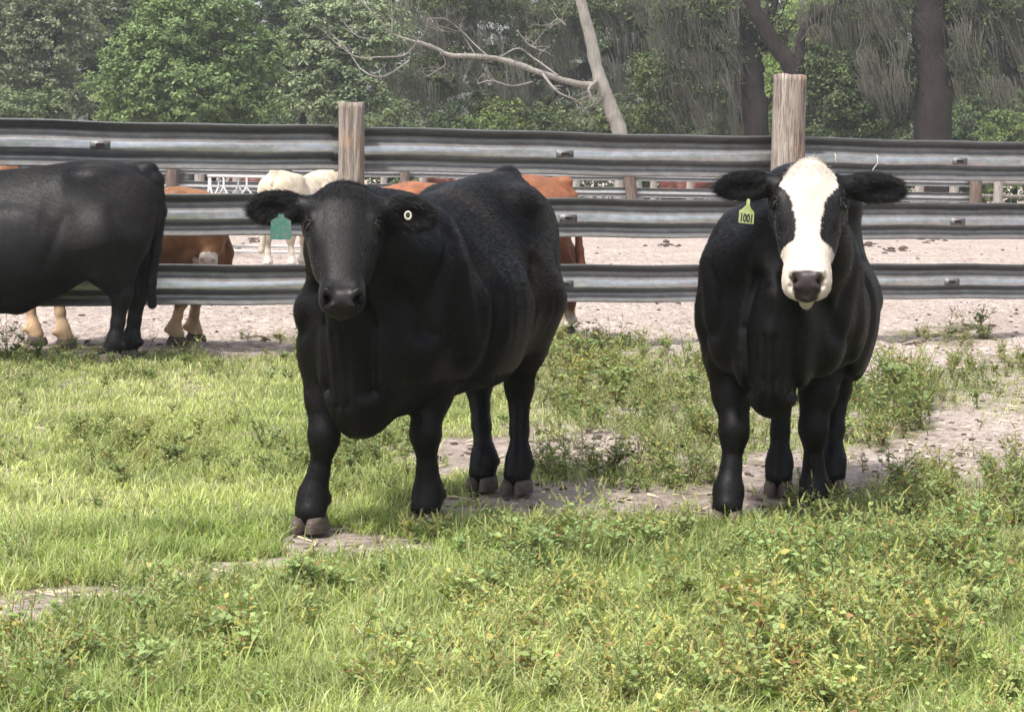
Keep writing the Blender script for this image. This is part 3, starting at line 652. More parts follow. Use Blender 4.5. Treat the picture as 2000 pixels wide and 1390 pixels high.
md = N(t, 'ShaderNodeMath', _operation='MULTIPLY'); t.links.new(sep.outputs[1], md.inputs[0]); md.inputs[1].default_value = .75
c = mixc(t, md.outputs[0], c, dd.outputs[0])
mg = N(t, 'ShaderNodeMath', _operation='MULTIPLY'); t.links.new(sep.outputs[0], mg.inputs[0]); mg.inputs[1].default_value = .85
c = mixc(t, mg.outputs[0], c, ramp(t, n3.outputs[0], [(.35, (.075, .07, .035)), (.65, (.17, .17, .07))]).outputs[0])
t.links.new(c, b.inputs['Base Color']); ad = N(t, 'ShaderNodeMath', _operation='ADD'); t.links.new(n3.outputs[0], ad.inputs[0]); t.links.new(n4.outputs[0], ad.inputs[1]); bump(t, b, ad.outputs[0], .7, .03)
g = link('ground', me, M_SAND); tag(g, kind='structure')

# ------------------------------------------------------------------ grass and weeds
def leaf_material(name, trans=.35, rough=.55, spec=.25):
    m, t, b = mat(name, rough=rough, spec=spec); a = N(t, 'ShaderNodeAttribute', _attribute_name='tint')
    t.links.new(a.outputs['Color'], b.inputs['Base Color'])
    tr = t.nodes.new('ShaderNodeBsdfTranslucent'); cm = mixc(t, 1.0, a.outputs['Color'], (1.0, 1.05, .55), 'MULTIPLY'); t.links.new(cm, tr.inputs['Color'])
    mx = t.nodes.new('ShaderNodeMixShader'); mx.inputs[0].default_value = trans; t.links.new(b.outputs[0], mx.inputs[1]); t.links.new(tr.outputs[0], mx.inputs[2])
    t.links.new(mx.outputs[0], t.nodes['Material Output'].inputs['Surface']); return m
M_GRASS = leaf_material('grass_blade', .5); M_WEED = leaf_material('weed_leaf', .35)
def blades(x, y, length, width, lean, col, az=None):
    n = len(x); az = rng.uniform(0, 2 * np.pi, n) if az is None else az; z0 = gz(x, y) - .006
    side = np.stack([np.cos(az), np.sin(az), np.zeros(n)], 1); fw = np.stack([-np.sin(az), np.cos(az), np.zeros(n)], 1)
    twist = rng.normal(0, .5, n)
    base = np.stack([x, y, z0], 1); V = np.zeros((n, 7, 3))
    for i, (s, wd_) in enumerate(((0, .8), (.38, 1.), (.74, .7))):
        h = s * length; off = lean * s ** 1.9 * length
        p = base + fw * off[:, None] + np.array([0, 0, 1]) * (h * np.sqrt(np.maximum(1 - (lean * s) ** 2 * .55, .15)))[:, None]
        sd = side * np.cos(twist * s)[:, None] + fw * np.sin(twist * s)[:, None]
        V[:, 2 * i] = p - sd * (width * wd_ / 2)[:, None]; V[:, 2 * i + 1] = p + sd * (width * wd_ / 2)[:, None]
    V[:, 6] = base + fw * (lean * length)[:, None] + np.array([0, 0, 1]) * (length * np.sqrt(np.maximum(1 - lean ** 2 * .6, .1)))[:, None]
    o = (np.arange(n) * 7)[:, None]
    Q = np.concatenate([o + np.array([0, 1, 3, 2]), o + np.array([2, 3, 5, 4])]); T = o + np.array([4, 5, 6])
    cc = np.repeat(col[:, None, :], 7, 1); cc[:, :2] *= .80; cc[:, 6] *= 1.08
    return V.reshape(-1, 3), Q, T, cc.reshape(-1, 3)
def region(n):                                   # ground points inside (and a little outside) the view, denser near the camera
    d = 1 / rng.uniform(1 / 19.0, 1 / 4.6, n) ** 1.0; return rng.uniform(-.27, .27, n) * d + rng.uniform(-.9, .9, n), d
NG = int(os.environ.get('NG', 740000))
x, y = region(NG); gd, wd, px, py = cover(x, y); keep = rng.uniform(0, 1, NG) < gd * np.clip((y / 9) ** .5, .75, 1.2); x, y, px, py, wdk = x[keep], y[keep], px[keep], py[keep], wd[keep]
P3 = np.stack([x, y, y * 0], 1); nb = vnoise(P3, .9, 31); nc = vnoise(P3, 4, 32); n = len(x)
gr_a, gr_b, gr_c, straw = np.array([.34, .43, .14]), np.array([.56, .61, .28]), np.array([.17, .22, .09]), np.array([.52, .48, .31])
mixv = np.clip(nb * 1.3 - .1 + rng.normal(0, .18, n), 0, 1)[:, None]; col = gr_a * (1 - mixv) + gr_b * mixv
dk = np.clip(sstep(nc, .45, .8) + wdk * .5, 0, 1)[:, None] * .5; col = col * (1 - dk) + gr_c * dk
st = (rng.uniform(0, 1, n) < .10 + .10 * (nc < .35))[:, None]; col = np.where(st, straw * rng.uniform(.6, 1.1, (n, 1)), col) * rng.uniform(.55, 1.42, (n, 1))
near = np.clip((10 - y) / 5, 0, 1)
ln = rng.gamma(6, 1 / 6, n) * (.042 + .026 * near) * (.65 + .8 * nc)
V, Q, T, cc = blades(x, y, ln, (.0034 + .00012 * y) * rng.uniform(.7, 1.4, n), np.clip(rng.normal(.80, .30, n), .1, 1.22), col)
me = np_mesh('grass', V, Q, T); color_attr(me, 'tint', cc); o = link('grass', me, M_GRASS); tag(o, 'short lime green grass covering the front paddock', 'grass', kind='stuff')

def weed_proto(h, spike, dens, leaf, rs, side=3, kind=0):
    """small branching broadleaf weed -> stem tubes and leaves"""
    S = MB(); L = MB()
    def branch(p, d, ln, r, lvl):
        pts = [Vector(p)]; dd = Vector(d).normalized(); n = 6
        for i in range(n):
            dd = (dd + Vector((rs.uniform(-.16, .16), rs.uniform(-.16, .16), .10 if lvl else .03))).normalized(); pts.append(pts[-1] + dd * (ln / n))
        S.tube(pts, [r * (1 - .75 * i / n) for i in range(n + 1)], 4, cap=False)
        nl = max(3, int(ln * dens * 60))
        for k in range(nl):
            t = (k + .7) / nl; i = min(int(t * n), n - 1); q = pts[i].lerp(pts[i + 1], t * n - i); an = k * 2.4 + rs.uniform(-.4, .4)
            out = (Vector((math.cos(an), math.sin(an), rs.uniform(.0, .9)))).normalized(); s = leaf * rs.uniform(.55, 1.15) * (1.15 - .6 * t)
            up = (dd.cross(out)).normalized(); w_ = s * rs.uniform(.20, .32); droop = Vector((0, 0, -rs.uniform(0, .35) * s))
            c_ = rs.uniform(.7, 1.25); col = (.19 * c_, .245 * c_, .095 * c_) if rs.random() > .16 else ((.26 * c_, .23 * c_, .07 * c_) if rs.random() > .35 else (.20 * c_, .12 * c_, .06 * c_))
            m1 = q + out * s * .45; tip = q + out * s + droop
            L.add([q, m1 - up * w_ + Vector((0, 0, .1 * w_)), tip, m1 + up * w_ + Vector((0, 0, .1 * w_)), m1 - Vector((0, 0, .25 * w_))], [], [(0, 1, 4), (1, 2, 4), (2, 3, 4), (3, 0, 4)], col)
        if spike and rs.random() < spike:
            q = pts[-1]; sl = rs.uniform(.018, .05); m = int(sl * 900)
            for k in range(m):
                t = k / m; pp = q + dd * (sl * t); an = k * 2.4; rr = .0045 * (1 - t * .75); o_ = Vector((math.cos(an), math.sin(an), .6)).normalized()
                a1 = Vector((-math.sin(an), math.cos(an), 0)) * .0022; c_ = rs.uniform(.75, 1.2)
                L.add([pp + a1, pp - a1, pp + o_ * rr * 1.6 - a1 * .6, pp + o_ * rr * 1.6 + a1 * .6], [(0, 1, 2, 3)], [], (.40 * c_, .39 * c_, .19 * c_))
        if lvl < 2:
            for k in range(rs.randint(2, side) if lvl == 0 else rs.randint(0, 2)):
                t = rs.uniform(.15, .8); i = min(int(t * n), n - 1); an = rs.uniform(0, 6.28); e = rs.uniform(.3, .9)
                branch(pts[i], (math.cos(an), math.sin(an), e), ln * rs.uniform(.4, .7), r * .6, lvl + 1)
    for k in range(rs.randint(1, 3)):
        an = rs.uniform(0, 6.28); branch((rs.uniform(-.01, .01), rs.uniform(-.01, .01), 0), (math.cos(an) * .35, math.sin(an) * .35, 1), h * rs.uniform(.7, 1), .0022, 0)
    return S, L
rs = random.Random(5)
M_STEM, _, _ = mat('weed_stem', (.16, .13, .06), .7)
def to_np(mb, stemcol=None):
    V = np.array(mb.V); Tn = np.array(mb.T, int) if mb.T else np.zeros((0, 3), int); Qn = np.array(mb.F, int) if mb.F else np.zeros((0, 4), int)
    c = np.array(mb.col) if mb.col else np.tile(np.array(stemcol), (len(V), 1)); return V, Qn, Tn, c
PROTO = []
for k in range(14):
    S, L = weed_proto([.10, .14, .18, .12, .22, .16, .26][k % 7], [0, .15, .3, 0, .45, .1, .5][k % 7], [1.1, 1, .8][k % 3], [.026, .034, .040, .030][k % 4], rs)
    a, c_ = to_np(S, (.17, .14, .065) if k % 3 else (.20, .10, .06)), to_np(L); nv = len(a[0])
    PROTO.append((np.concatenate([a[0], c_[0]]), np.concatenate([a[1], c_[1] + nv]), np.concatenate([a[2], c_[2] + nv]), np.concatenate([a[3], c_[3]])))
def scatter(name, x, y, sc, tints, which):
    Vs, Qs, Ts, Cs, o = [], [], [], [], 0; z = gz(x, y)
    for i in range(len(x)):
        V, Q, T, c = PROTO[which[i]]; an = rng.uniform(0, 6.28); ca, sa = math.cos(an) * sc[i], math.sin(an) * sc[i]; tx, ty = rng.normal(0, .15, 2)
        W = np.stack([V[:, 0] * ca - V[:, 1] * sa + x[i] + V[:, 2] * tx, V[:, 0] * sa + V[:, 1] * ca + y[i] + V[:, 2] * ty, V[:, 2] * sc[i] + z[i] - .004], 1)
        Vs.append(W); Qs.append(Q + o); Ts.append(T + o); Cs.append(c * tints[i]); o += len(V)
    me = np_mesh(name, np.concatenate(Vs), np.concatenate(Qs), np.concatenate(Ts)); color_attr(me, 'tint', np.concatenate(Cs)); return link(name, me, M_WEED)
NW = int(os.environ.get('NW', 20000))
x, y = region(NW); gd, wd, px, py = cover(x, y)
p = np.clip(wd * (.66 - .51 * sstep(py, 980, 1080)) + gd * .05, 0, 1); keep = rng.uniform(0, 1, NW) < p; x, y, px, py, wd = x[keep], y[keep], px[keep], py[keep], wd[keep]; n = len(x)
low = sstep(py, 960, 1010) * (1 - sstep(py, 1070, 1120))                    # keep plants low in front of the hooves
sc = rng.uniform(.55, 1.15, n) * (.75 + .45 * wd) * (1 - .25 * low) * (1 - .25 * (py < 740) * (px < 600)) * (1 + (.05 + .12 * np.clip(wd - .9, 0, .8)) * (wd > .7) * (py < 960))
yel = vnoise(np.stack([x, y, y * 0], 1), 1.1, 77)[:, None]; fg = sstep(py, 900, 1150)[:, None]
tn = (np.array([1.0, 1.12, 1.15]) * (1 - yel) + np.array([1.35, 1.30, 1.25]) * yel) * (.9 + .3 * fg) * rng.uniform(.8, 1.25, (n, 1))
print('weeds', n)
o = scatter('weeds', x, y, sc, tn, rng.integers(0, len(PROTO), n)); tag(o, 'low leafy weeds growing in clumps through the grass and sand', 'weeds', kind='stuff')
HW = ['slender', 'bushy', 'leafy', 'forked', 'reddish', 'ragged', 'tall']
USED = set()
def place_words(px, py):
    row = 'just in front of the hooves' if py < 1110 else ('mid foreground' if py < 1240 else 'near the bottom edge')
    marks = [(150, 'below the left bull'), (420, 'left of the big black cow'), (640, "below the big black cow's hoof"), (880, "below the big black cow's chest"), (1120, 'right of the big black cow'), (1330, 'between the two front cows'), (1520, 'left of the white faced cow\'s legs'), (1700, 'below the white faced cow'), (1850, 'right of the white faced cow'), (2200, 'at the right edge')]
    return row + ' ' + min(marks, key=lambda m: abs(m[0] - px))[1]
# taller single weeds that stand out of the grass
TALL = [(1105, 1062, .30), (1135, 1075, .26), (1200, 1050, .22), (1010, 1100, .22), (960, 1075, .16), (860, 1055, .10), (805, 1060, .10), (1445, 1060, .13), (1290, 1080, .20), (1500, 1110, .22), (1565, 1085, .16), (1680, 1050, .26), (1760, 1000, .24), (1820, 1020, .30), (1890, 990, .26),
        (1640, 1160, .26), (1745, 1150, .30), (1860, 1150, .32), (1400, 1230, .28), (1560, 1260, .30), (1700, 1290, .26), (1830, 1310, .30), (1330, 1330, .24), (1050, 1240, .22), (1180, 1290, .24), (700, 1330, .22), (560, 1170, .16), (240, 1200, .17), (150, 1240, .2),
        (380, 1250, .2), (900, 1180, .17), (720, 1130, .12), (440, 1290, .2), (100, 1360, .22), (300, 1380, .22), (1500, 1400, .3), (620, 1240, .16), (805, 1300, .2), (1930, 1240, .3), (1240, 1190, .2)]
for i, (px_, py_, h) in enumerate(TALL):
    rr = random.Random(100 + i); S, L = weed_proto(h * 1.12, 1.0, .7, .042, rr, 3); q = G(px_, py_); zz = float(gz(np.array([q.x]), np.array([q.y]))[0])
    r = empty('tall_weed', (q.x, q.y, zz - .004)); S.build('stem', M_STEM, r)
    me = np_mesh('leaf', L.V, L.F if L.F else None, L.T); c_ = np.array(L.col) * rr.uniform(1.2, 1.6); color_attr(me, 'tint', c_); link('foliage', me, M_WEED, r)
    lab = next(q for q in (HW[(i * 3 + i // 6 + z_) % 7] + ' seed-spiked weed ' + place_words(px_, py_) for z_ in range(7)) if q not in USED); USED.add(lab)
    tag(r, lab, 'weed', 'tall weeds in the foreground')
# clods, droppings and straw bits on the sand
M_CLOD, _t, _b = mat('dark_clod', (.075, .055, .045), .95); _n = noise(_t, coords(_t), 30, 3); bump(_t, _b, _n.outputs[0], .8, .02)
mb = MB(); rs = random.Random(9)
ico = []
bm = bmesh.new(); bmesh.ops.create_icosphere(bm, subdivisions=1, radius=1); ico = [v.co.copy() for v in bm.verts]; icf = [tuple(v.index for v in f.verts) for f in bm.faces]; bm.free()
def clod(cx, cy_, s):
    z = float(gz(np.array([cx]), np.array([cy_]))[0]); a = rs.uniform(0, 6); e = (rs.uniform(.8, 1.8), 1, rs.uniform(.3, .6))
    V = []
    for v in ico:
        k = s * rs.uniform(.7, 1.25); p = Vector((v.x * e[0] * k, v.y * k, v.z * e[2] * k)); V.append((p.x * math.cos(a) - p.y * math.sin(a) + cx, p.x * math.sin(a) + p.y * math.cos(a) + cy_, p.z + z + s * .1))
    mb.add(V, [], icf)
for i in range(2600):
    dd = 1 / rs.uniform(1 / 60, 1 / 7.5); xx = rs.uniform(-.28, .30) * dd; clod(xx, dd, rs.uniform(.006, .02) * (1 + dd * .012) * (2.0 if rs.random() < .06 else 1))
for (px_, py_) in [(1180, 662), (1165, 668), (1790, 672), (1900, 640), (180, 672), (200, 678), (640, 650), (520, 660), (440, 480), (500, 470), (1750, 490), (1820, 470), (1690, 480), (1300, 480)]:
    for k in range(12):
        q = G(px_ + rs.gauss(0, 16), py_ + rs.gauss(0, 3)); clod(q.x, q.y, rs.uniform(.012, .04) * q.y / 18)
o = mb.build('clods', M_CLOD, None, False); tag(o, 'dark clods and droppings scattered over the sand', 'clods', kind='stuff')
M_STRAW, _, _ = mat('straw', (.50, .42, .28), .8)
mb = MB()
for i in range(2600):
    dd = 1 / rs.uniform(1 / 30, 1 / 5); xx = rs.uniform(-.28, .30) * dd; a = rs.uniform(0, 3.14); l = rs.uniform(.02, .07); z = float(gz(np.array([xx]), np.array([dd]))[0]) + .006; w_ = .0022 + .0001 * dd
    dx, dy = math.cos(a) * l, math.sin(a) * l; sx, sy_ = -math.sin(a) * w_, math.cos(a) * w_
    mb.add([(xx - dx - sx, dd - dy - sy_, z), (xx + dx - sx, dd + dy - sy_, z + rs.uniform(0, .012)), (xx + dx + sx, dd + dy + sy_, z + rs.uniform(0, .012)), (xx - dx + sx, dd - dy + sy_, z)], [(0, 1, 2, 3)])
o = mb.build('straw', M_STRAW, None, False); tag(o, 'bits of dry straw lying on the sand', 'straw', kind='stuff')
# ------------------------------------------------------------------ beyond the fence: pen, feeder, other cattle
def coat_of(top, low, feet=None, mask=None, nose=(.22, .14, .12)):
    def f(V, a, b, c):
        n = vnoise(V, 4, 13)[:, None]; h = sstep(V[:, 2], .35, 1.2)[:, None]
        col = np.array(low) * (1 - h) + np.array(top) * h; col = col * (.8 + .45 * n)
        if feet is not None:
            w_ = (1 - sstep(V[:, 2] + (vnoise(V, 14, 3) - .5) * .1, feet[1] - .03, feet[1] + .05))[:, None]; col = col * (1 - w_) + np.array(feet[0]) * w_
        if mask is not None:
            m_ = mask(V, a, b, c)[:, None]; col = col * (1 - m_) + np.array([.66, .58, .50]) * m_
        z = nose_mask(a, b, c); return col * (1 - z[:, None]) + np.array(nose) * z[:, None], z
    return f
white_muzzle = lambda V, a, b, c: ((a > .40) & (np.abs(b) < .14) & (c > -.22) & (c < .1)).astype(float)
# tan one behind the rails, facing right, head turned and lowered
loc = G(215, 676); loc.z = 0
d_ = loc.y; rz = math.radians(4)
mz = to_local(P(405, 512, d_ - .35), loc, rz); pl = to_local(P(412, 415, d_ - .12), loc, rz)
hf = {'fr': to_local(G(345, 674), loc, rz)[:2], 'fl': to_local(G(381, 668), loc, rz)[:2], 'rr': to_local(G(128, 680), loc, rz)[:2], 'rl': to_local(G(70, 674), loc, rz)[:2]}
D = dict(vx=.014, hoof=hf, muzzle=mz, poll=pl, neck_dz=-.18, ear_r=dict(dir=(.2, -1, -.25), front=(1, -.4, 0), len=.17), ear_l=dict(dir=(.1, 1, -.25), front=(1, .3, 0), len=.17), tail=[(-.80, 0, 1.37), (-.9, 0, 1.25), (-.92, 0, .9), (-.9, 0, .5)],
    torso=dict(zt=[z - .09 for z in TORSO['zt']]))
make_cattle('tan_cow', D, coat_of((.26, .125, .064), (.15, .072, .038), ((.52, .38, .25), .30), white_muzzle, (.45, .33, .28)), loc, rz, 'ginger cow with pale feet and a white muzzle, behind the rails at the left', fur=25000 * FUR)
# russet one broadside behind the big black cow, rump to the right
loc = G(916, 656); rz = math.radians(176)
hf = {'rr': to_local(G(1106, 652), loc, rz)[:2], 'rl': to_local(G(1088, 661), loc, rz)[:2], 'fr': (.62, -.15), 'fl': (.50, .14)}
E = dict(vx=.014, hoof=hf, muzzle=(1.40, .05, .72), poll=(1.20, 0, 1.12), neck_dz=-.08, ear_r=dict(dir=(-.2, -1, -.2), front=(1, -.4, 0)), ear_l=dict(dir=(-.2, 1, -.2), front=(1, .3, 0)), tail=[(-.80, 0, 1.33), (-.88, 0, 1.22), (-.925, 0, 1.0), (-.94, 0, .76), (-.96, 0, .60)], tail_r=[.04, .035, .028, .035, .045], tailhead=1.345, torso=dict(zt=[1.08, 1.20, 1.31, 1.385, 1.395, 1.36, 1.325, 1.305, 1.29, 1.20, 1.06, .92]))
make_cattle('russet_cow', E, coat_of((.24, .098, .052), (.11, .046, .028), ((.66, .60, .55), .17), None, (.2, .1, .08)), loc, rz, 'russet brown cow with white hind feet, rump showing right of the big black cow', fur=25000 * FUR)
# cream one walking away
loc = G(583, 528); loc.z = 0; rz = math.radians(70)
Fs = dict(vx=.016, hoof={'rr': (-.50, -.15), 'rl': (-.62, .15), 'fr': (.55, -.15), 'fl': (.42, .14)}, muzzle=(1.42, -.42, 1.24), poll=(1.15, -.12, 1.50), neck_dz=.02, ear_r=dict(dir=(-.3, -1, .0), front=(1, -.4, 0)), ear_l=dict(dir=(-.5, 1, -.1), front=(1, .3, 0)), tail=[(-.80, 0, 1.37), (-.90, 0, 1.22), (-.93, .02, .9), (-.95, .06, .55), (-.96, .10, .30)], tail_r=[.045, .035, .028, .03, .05])
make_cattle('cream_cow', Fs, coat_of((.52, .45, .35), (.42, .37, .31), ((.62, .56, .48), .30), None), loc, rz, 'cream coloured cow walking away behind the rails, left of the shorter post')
# far cattle
def far_cow(px, d, rz, col, label, k=1.0, grp='dark cattle in the far pen'):
    loc = P(px, 400, d); loc.z = 0
    S_ = dict(vx=.03, hoof={'rr': (-.60, -.15), 'rl': (-.55, .15), 'fr': (.55, -.15), 'fl': (.45, .14)}, muzzle=(1.42, .05, 1.0), poll=(1.18, 0, 1.40), ear_r=dict(dir=(-.2, -1, 0), front=(1, -.4, 0)), ear_l=dict(dir=(-.2, 1, 0), front=(1, .3, 0)), size=k)
    r = make_cattle('distant_cow', S_, col, loc, math.radians(rz), label)[0]; r['group'] = grp
blk = black_coat; red = coat_of((.10, .03, .02), (.05, .02, .015))
far_cow(150, 40, 200, blk, 'black cow in the far pen, only its back showing over the bull', 1.03)
far_cow(500, 84, 170, red, 'dark red cow beyond the far fence, above the ring feeder'); far_cow(590, 88, 20, red, 'dark red cow beyond the far fence, just left of the cream cow'); far_cow(370, 86, 10, blk, 'black cow beyond the far fence, above the ginger cow')
far_cow(900, 82, 185, red, 'dark red cow beyond the far fence, behind the big black cow'); far_cow(1330, 84, 5, red, 'dark red cow beyond the far fence, right of its leaning post')
# ear tags on the two cows in front
def plate(name, outline, th, mtl, parent, origin, rx, uz, fn):
    V = []; n = len(outline)
    for s in (0, 1):
        for (a, b_) in outline: V.append(origin + rx * a + uz * b_ + fn * (th * s))
    bm = bmesh.new(); vs_ = [bm.verts.new(v) for v in V]; bm.faces.new(vs_[n:]); bm.faces.new(vs_[:n][::-1])
    for k in range(n): bm.faces.new((vs_[k], vs_[(k + 1) % n], vs_[n + (k + 1) % n], vs_[n + k]))
    me = bpy.data.meshes.new(name); bm.to_mesh(me); bm.free(); return link(name, me, mtl, parent)
def tag_material(name, c1, c2, sc):
    m, t, b = mat(name, c1, .45, spec=.5); n = noise(t, coords(t), sc, 4, .7, .5); t.links.new(ramp(t, n.outputs[0], [(.42, c1), (.60, c2)]).outputs[0], b.inputs['Base Color']); return m
def wl(root, px, py, d): return Vector(to_local(P(px, py, d), root.location, root.rotation_euler.z))
def axes(root):
    rz = root.rotation_euler.z; return Vector(local_dir((1, 0, 0), rz)), Vector((0, 0, 1)), Vector(local_dir((0, -1, 0), rz))
TAG = [(-.012, .014), (-.009, .026), (.009, .026), (.012, .014), (.036, .002), (.038, -.058), (.032, -.066), (-.032, -.066), (-.038, -.058), (-.036, .002)]
rx, uz, fn = axes(root_A)
M_GT = tag_material('green_tag_plastic', (.010, .13, .095), (.10, .135, .115), 60)
o_ = plate('ear_tag', TAG, .003, M_GT, root_A, wl(root_A, 549, 432, 7.53), rx, uz, fn); o_['label'] = 'worn teal green ear tag'
M_BTN, _, _ = mat('button_tag', (.48, .45, .36), .4); M_DK, _, _ = mat('tag_ink', (.02, .025, .02), .6)
c0 = wl(root_A, 797, 421, 7.565); mb = MB(); ring = [c0 + rx * (.011 * math.cos(a)) + uz * (.0135 * math.sin(a)) for a in np.linspace(0, 2 * math.pi, 25)]; mb.tube(ring, 0.0036, 8, cap=False); ob = mb.build('button_tag', M_BTN, root_A); ob['label'] = 'small round cream ear button'
mb = MB(); mb.add([c0 + rx * (.009 * math.cos(a)) + uz * (.0115 * math.sin(a)) for a in np.linspace(0, 2 * math.pi, 17)[:-1]] + [c0 + fn * .002], [], [(k, (k + 1) % 16, 16) for k in range(16)]); mb.build('button_centre', M_DK, ob)
rx, uz, fn = axes(root_B); rot = 0.13; rx2 = rx * math.cos(rot) - uz * math.sin(rot); uz2 = uz * math.cos(rot) + rx * math.sin(rot) * -1
uz2 = (uz * math.cos(rot) - rx * math.sin(rot)); rx2 = (rx * math.cos(rot) + uz * math.sin(rot)); uz2 = Vector(uz) ; rx2 = Vector(rx)
rotm = -.10; rx2 = rx * math.cos(rotm) + uz * math.sin(rotm); uz2 = uz * math.cos(rotm) - rx * math.sin(rotm)
M_YT = tag_material('yellow_tag_plastic', (.24, .28, .10), (.36, .40, .19), 30)
YT = [(a * .88, b * .92) for a, b in [(-.007, .030), (-.008, .050), (-.002, .056), (.006, .052), (.007, .030), (.016, .016), (.030, .004), (.033, -.044), (-.030, -.044), (-.034, .004), (-.020, .014)]]
ytag = plate('ear_tag', YT, .003, M_YT, root_B, wl(root_B, 1459, 415, 7.80), rx2, uz2, fn); ytag['label'] = 'yellow green ear tag with a handwritten number'
fc = bpy.data.curves.new('number', 'FONT'); fc.body = '1001'; fc.size = .031; fc.align_x = 'CENTER'; fc.align_y = 'CENTER'; fc.extrude = .0006; fc.offset = .0009; fc.space_character = .95
ft_ = bpy.data.objects.new('number', fc); C.objects.link(ft_); bpy.context.view_layer.update(); me = bpy.data.meshes.new_from_object(ft_.evaluated_get(bpy.context.evaluated_depsgraph_get())); bpy.data.objects.remove(ft_)
me.materials.clear(); me.materials.append(M_DK); fo = bpy.data.objects.new('number', me); C.objects.link(fo); fo.parent = ytag
fo.matrix_local = Matrix.Translation(wl(root_B, 1459, 415, 7.80) + fn * .0045 + uz2 * -.022) @ Matrix((( rx2.x, uz2.x, fn.x, 0), (rx2.y, uz2.y, fn.y, 0), (rx2.z, uz2.z, fn.z, 0), (0, 0, 0, 1))) @ Matrix.Diagonal((.86, 1.35, 1, 1))
# string hanging from the top rail
M_STR, _, _ = mat('baling_twine', (.52, .50, .46), .8)
for px_, y0_, y1_, dx in ((1630, 300, 318, 3), (1712, 303, 335, -9)):
    dd = 18.0 + (px_ - 1700) * .0014 - .10; mb = MB()
    pts = [P(px_, y0_, dd), P(px_ + 2, y0_ + 3, dd - .015), P(px_ + 2, (y0_ + y1_) / 2, dd - .01), P(px_ + dx * .7, y1_ - 5, dd - .01), P(px_ + dx, y1_, dd - .012)]; o0 = pts[0].copy()
    mb.tube([p - o0 for p in pts], .004, 6); tw = mb.build('twine', M_STR, None, True, o0)
    tag(tw, ('short' if px_ < 1700 else 'longer') + ' white twine ' + ('stub' if px_ < 1700 else 'end with a kink') + ' on the top rail right of the white face', 'twine')
# far fence: two rows of rails on short posts
M_FARRAIL = M_STEEL.copy(); M_FARRAIL.name = 'bright_far_rail'
M_DPOST = wood_material('dark_post_wood', [(.05, .035, .03), (.12, .085, .07), (.18, .14, .12), (.26, .21, .19), (.15, .09, .06)])
M_WHITE, _t, _b = mat('whitewashed_pipe', (.42, .42, .42), .5)
ff = empty('far_fence', P(0, 400, 72).xy.to_3d()); tag(ff, 'long low far fence of pale steel rails across the sandy pen', 'fence')
f0 = ff.location.copy()
def fp(px, d): q = P(px, 400, d); return Vector((q.x, q.y, 0)) - f0
edges = [-700, -340, 20, 335, 560, 790, 1010, 1240, 1560, 1905]
for i in range(len(edges) - 1):
    a_, b_ = fp(edges[i], 72 + (edges[i]) * .0012), fp(edges[i + 1], 72 + edges[i + 1] * .0012)
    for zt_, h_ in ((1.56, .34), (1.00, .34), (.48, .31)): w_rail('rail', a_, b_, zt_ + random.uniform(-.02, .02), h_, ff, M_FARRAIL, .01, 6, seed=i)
    mb = MB(); mb.tube([a_ + Vector((0, -.1, 1.62)), b_ + Vector((0, -.1, 1.60))], .035, 6); mb.build('top_pipe', M_WHITE, ff)
pm = post_mesh(.17, 1.75, 91); pm.materials.clear()
for i, px_ in enumerate(edges):
    o = link('post', pm, M_DPOST if i == 0 else None, ff, fp(px_, 71.75 + px_ * .0012)); o.rotation_euler = (random.uniform(-.02, .02), (-.16 if px_ == 1240 else random.uniform(-.03, .03)), i)
    if px_ == 1240: o.rotation_euler = (0, -.15, 0); o.scale = (1.2, 1.2, .98)
    if px_ in (335, 1905): o.scale = (1.25, 1.25, 1.12 if px_ == 335 else 1)
# second line further back, posts and one rail
f2 = empty('back_pen_fence', P(0, 400, 80).xy.to_3d()); tag(f2, 'old wooden post and rail fence behind the far steel rails', 'fence'); f0 = f2.location.copy()
M_GREYW = wood_material('grey_post_wood', [(.14, .12, .11), (.28, .25, .23), (.38, .35, .33), (.50, .47, .45), (.3, .24, .2)])
pm2 = post_mesh(.16, 1.72, 92); pm2.materials.clear(); k = 0
for px_ in range(-500, 2600, 74):
    o = link('post', pm2, M_GREYW if k == 0 else None, f2, fp(px_ + random.uniform(-10, 10), 80)); o.scale = (random.uniform(.8, 1.2),) * 2 + (random.uniform(.85, 1.02),); k += 1
for zz in (1.35, .85):
    mb = MB(); mb.box((fp(-500, 80.25) + fp(2600, 80.25)) / 2 + Vector((0, 0, zz)), (58, .05, .14)); mb.build('rail', M_GREYW, f2, False)
# ring feeder of bent white pipe
def at_(px, py, d, o0): return P(px, py, d) - o0
fd = 34.0; o0 = P(545, 400, fd); o0.z = 0; fdr = empty('ring_feeder', o0); tag(fdr, 'white pipe ring feeder with bent V shaped bars standing in the far pen', 'feeder')
R_ = 1.25; cz_ = 1.29; c0 = Vector((0, R_ * .0 + .8, 0))
mb = MB(); mb.tube([c0 + Vector((R_ * math.cos(a), R_ * math.sin(a), cz_)) for a in np.linspace(0, 2 * math.pi, 49)], .022, 8, cap=False); mb.build('top_ring', M_WHITE, fdr)
for zz in (.62, .1):
    mb = MB(); mb.tube([c0 + Vector((R_ * math.cos(a), R_ * math.sin(a), zz)) for a in np.linspace(0, 2 * math.pi, 49)], .022, 8, cap=False); mb.build('lower_ring', M_WHITE, fdr)
for k in range(16):
    a = 2 * math.pi * k / 16; st = 2 * math.pi / 32
    q = lambda an, z: c0 + Vector((R_ * math.cos(an), R_ * math.sin(an), z))
    mb = MB(); mb.tube([q(a, cz_), q(a, cz_ - .17), q(a + st * .35, cz_ - .27), q(a + st, cz_ - .43), q(a + st, .62)], .018, 6); mb.tube([q(a, cz_ - .17), q(a - st * .35, cz_ - .27), q(a - st, cz_ - .43)], .018, 6); mb.build('bent_bar', M_WHITE, fdr)
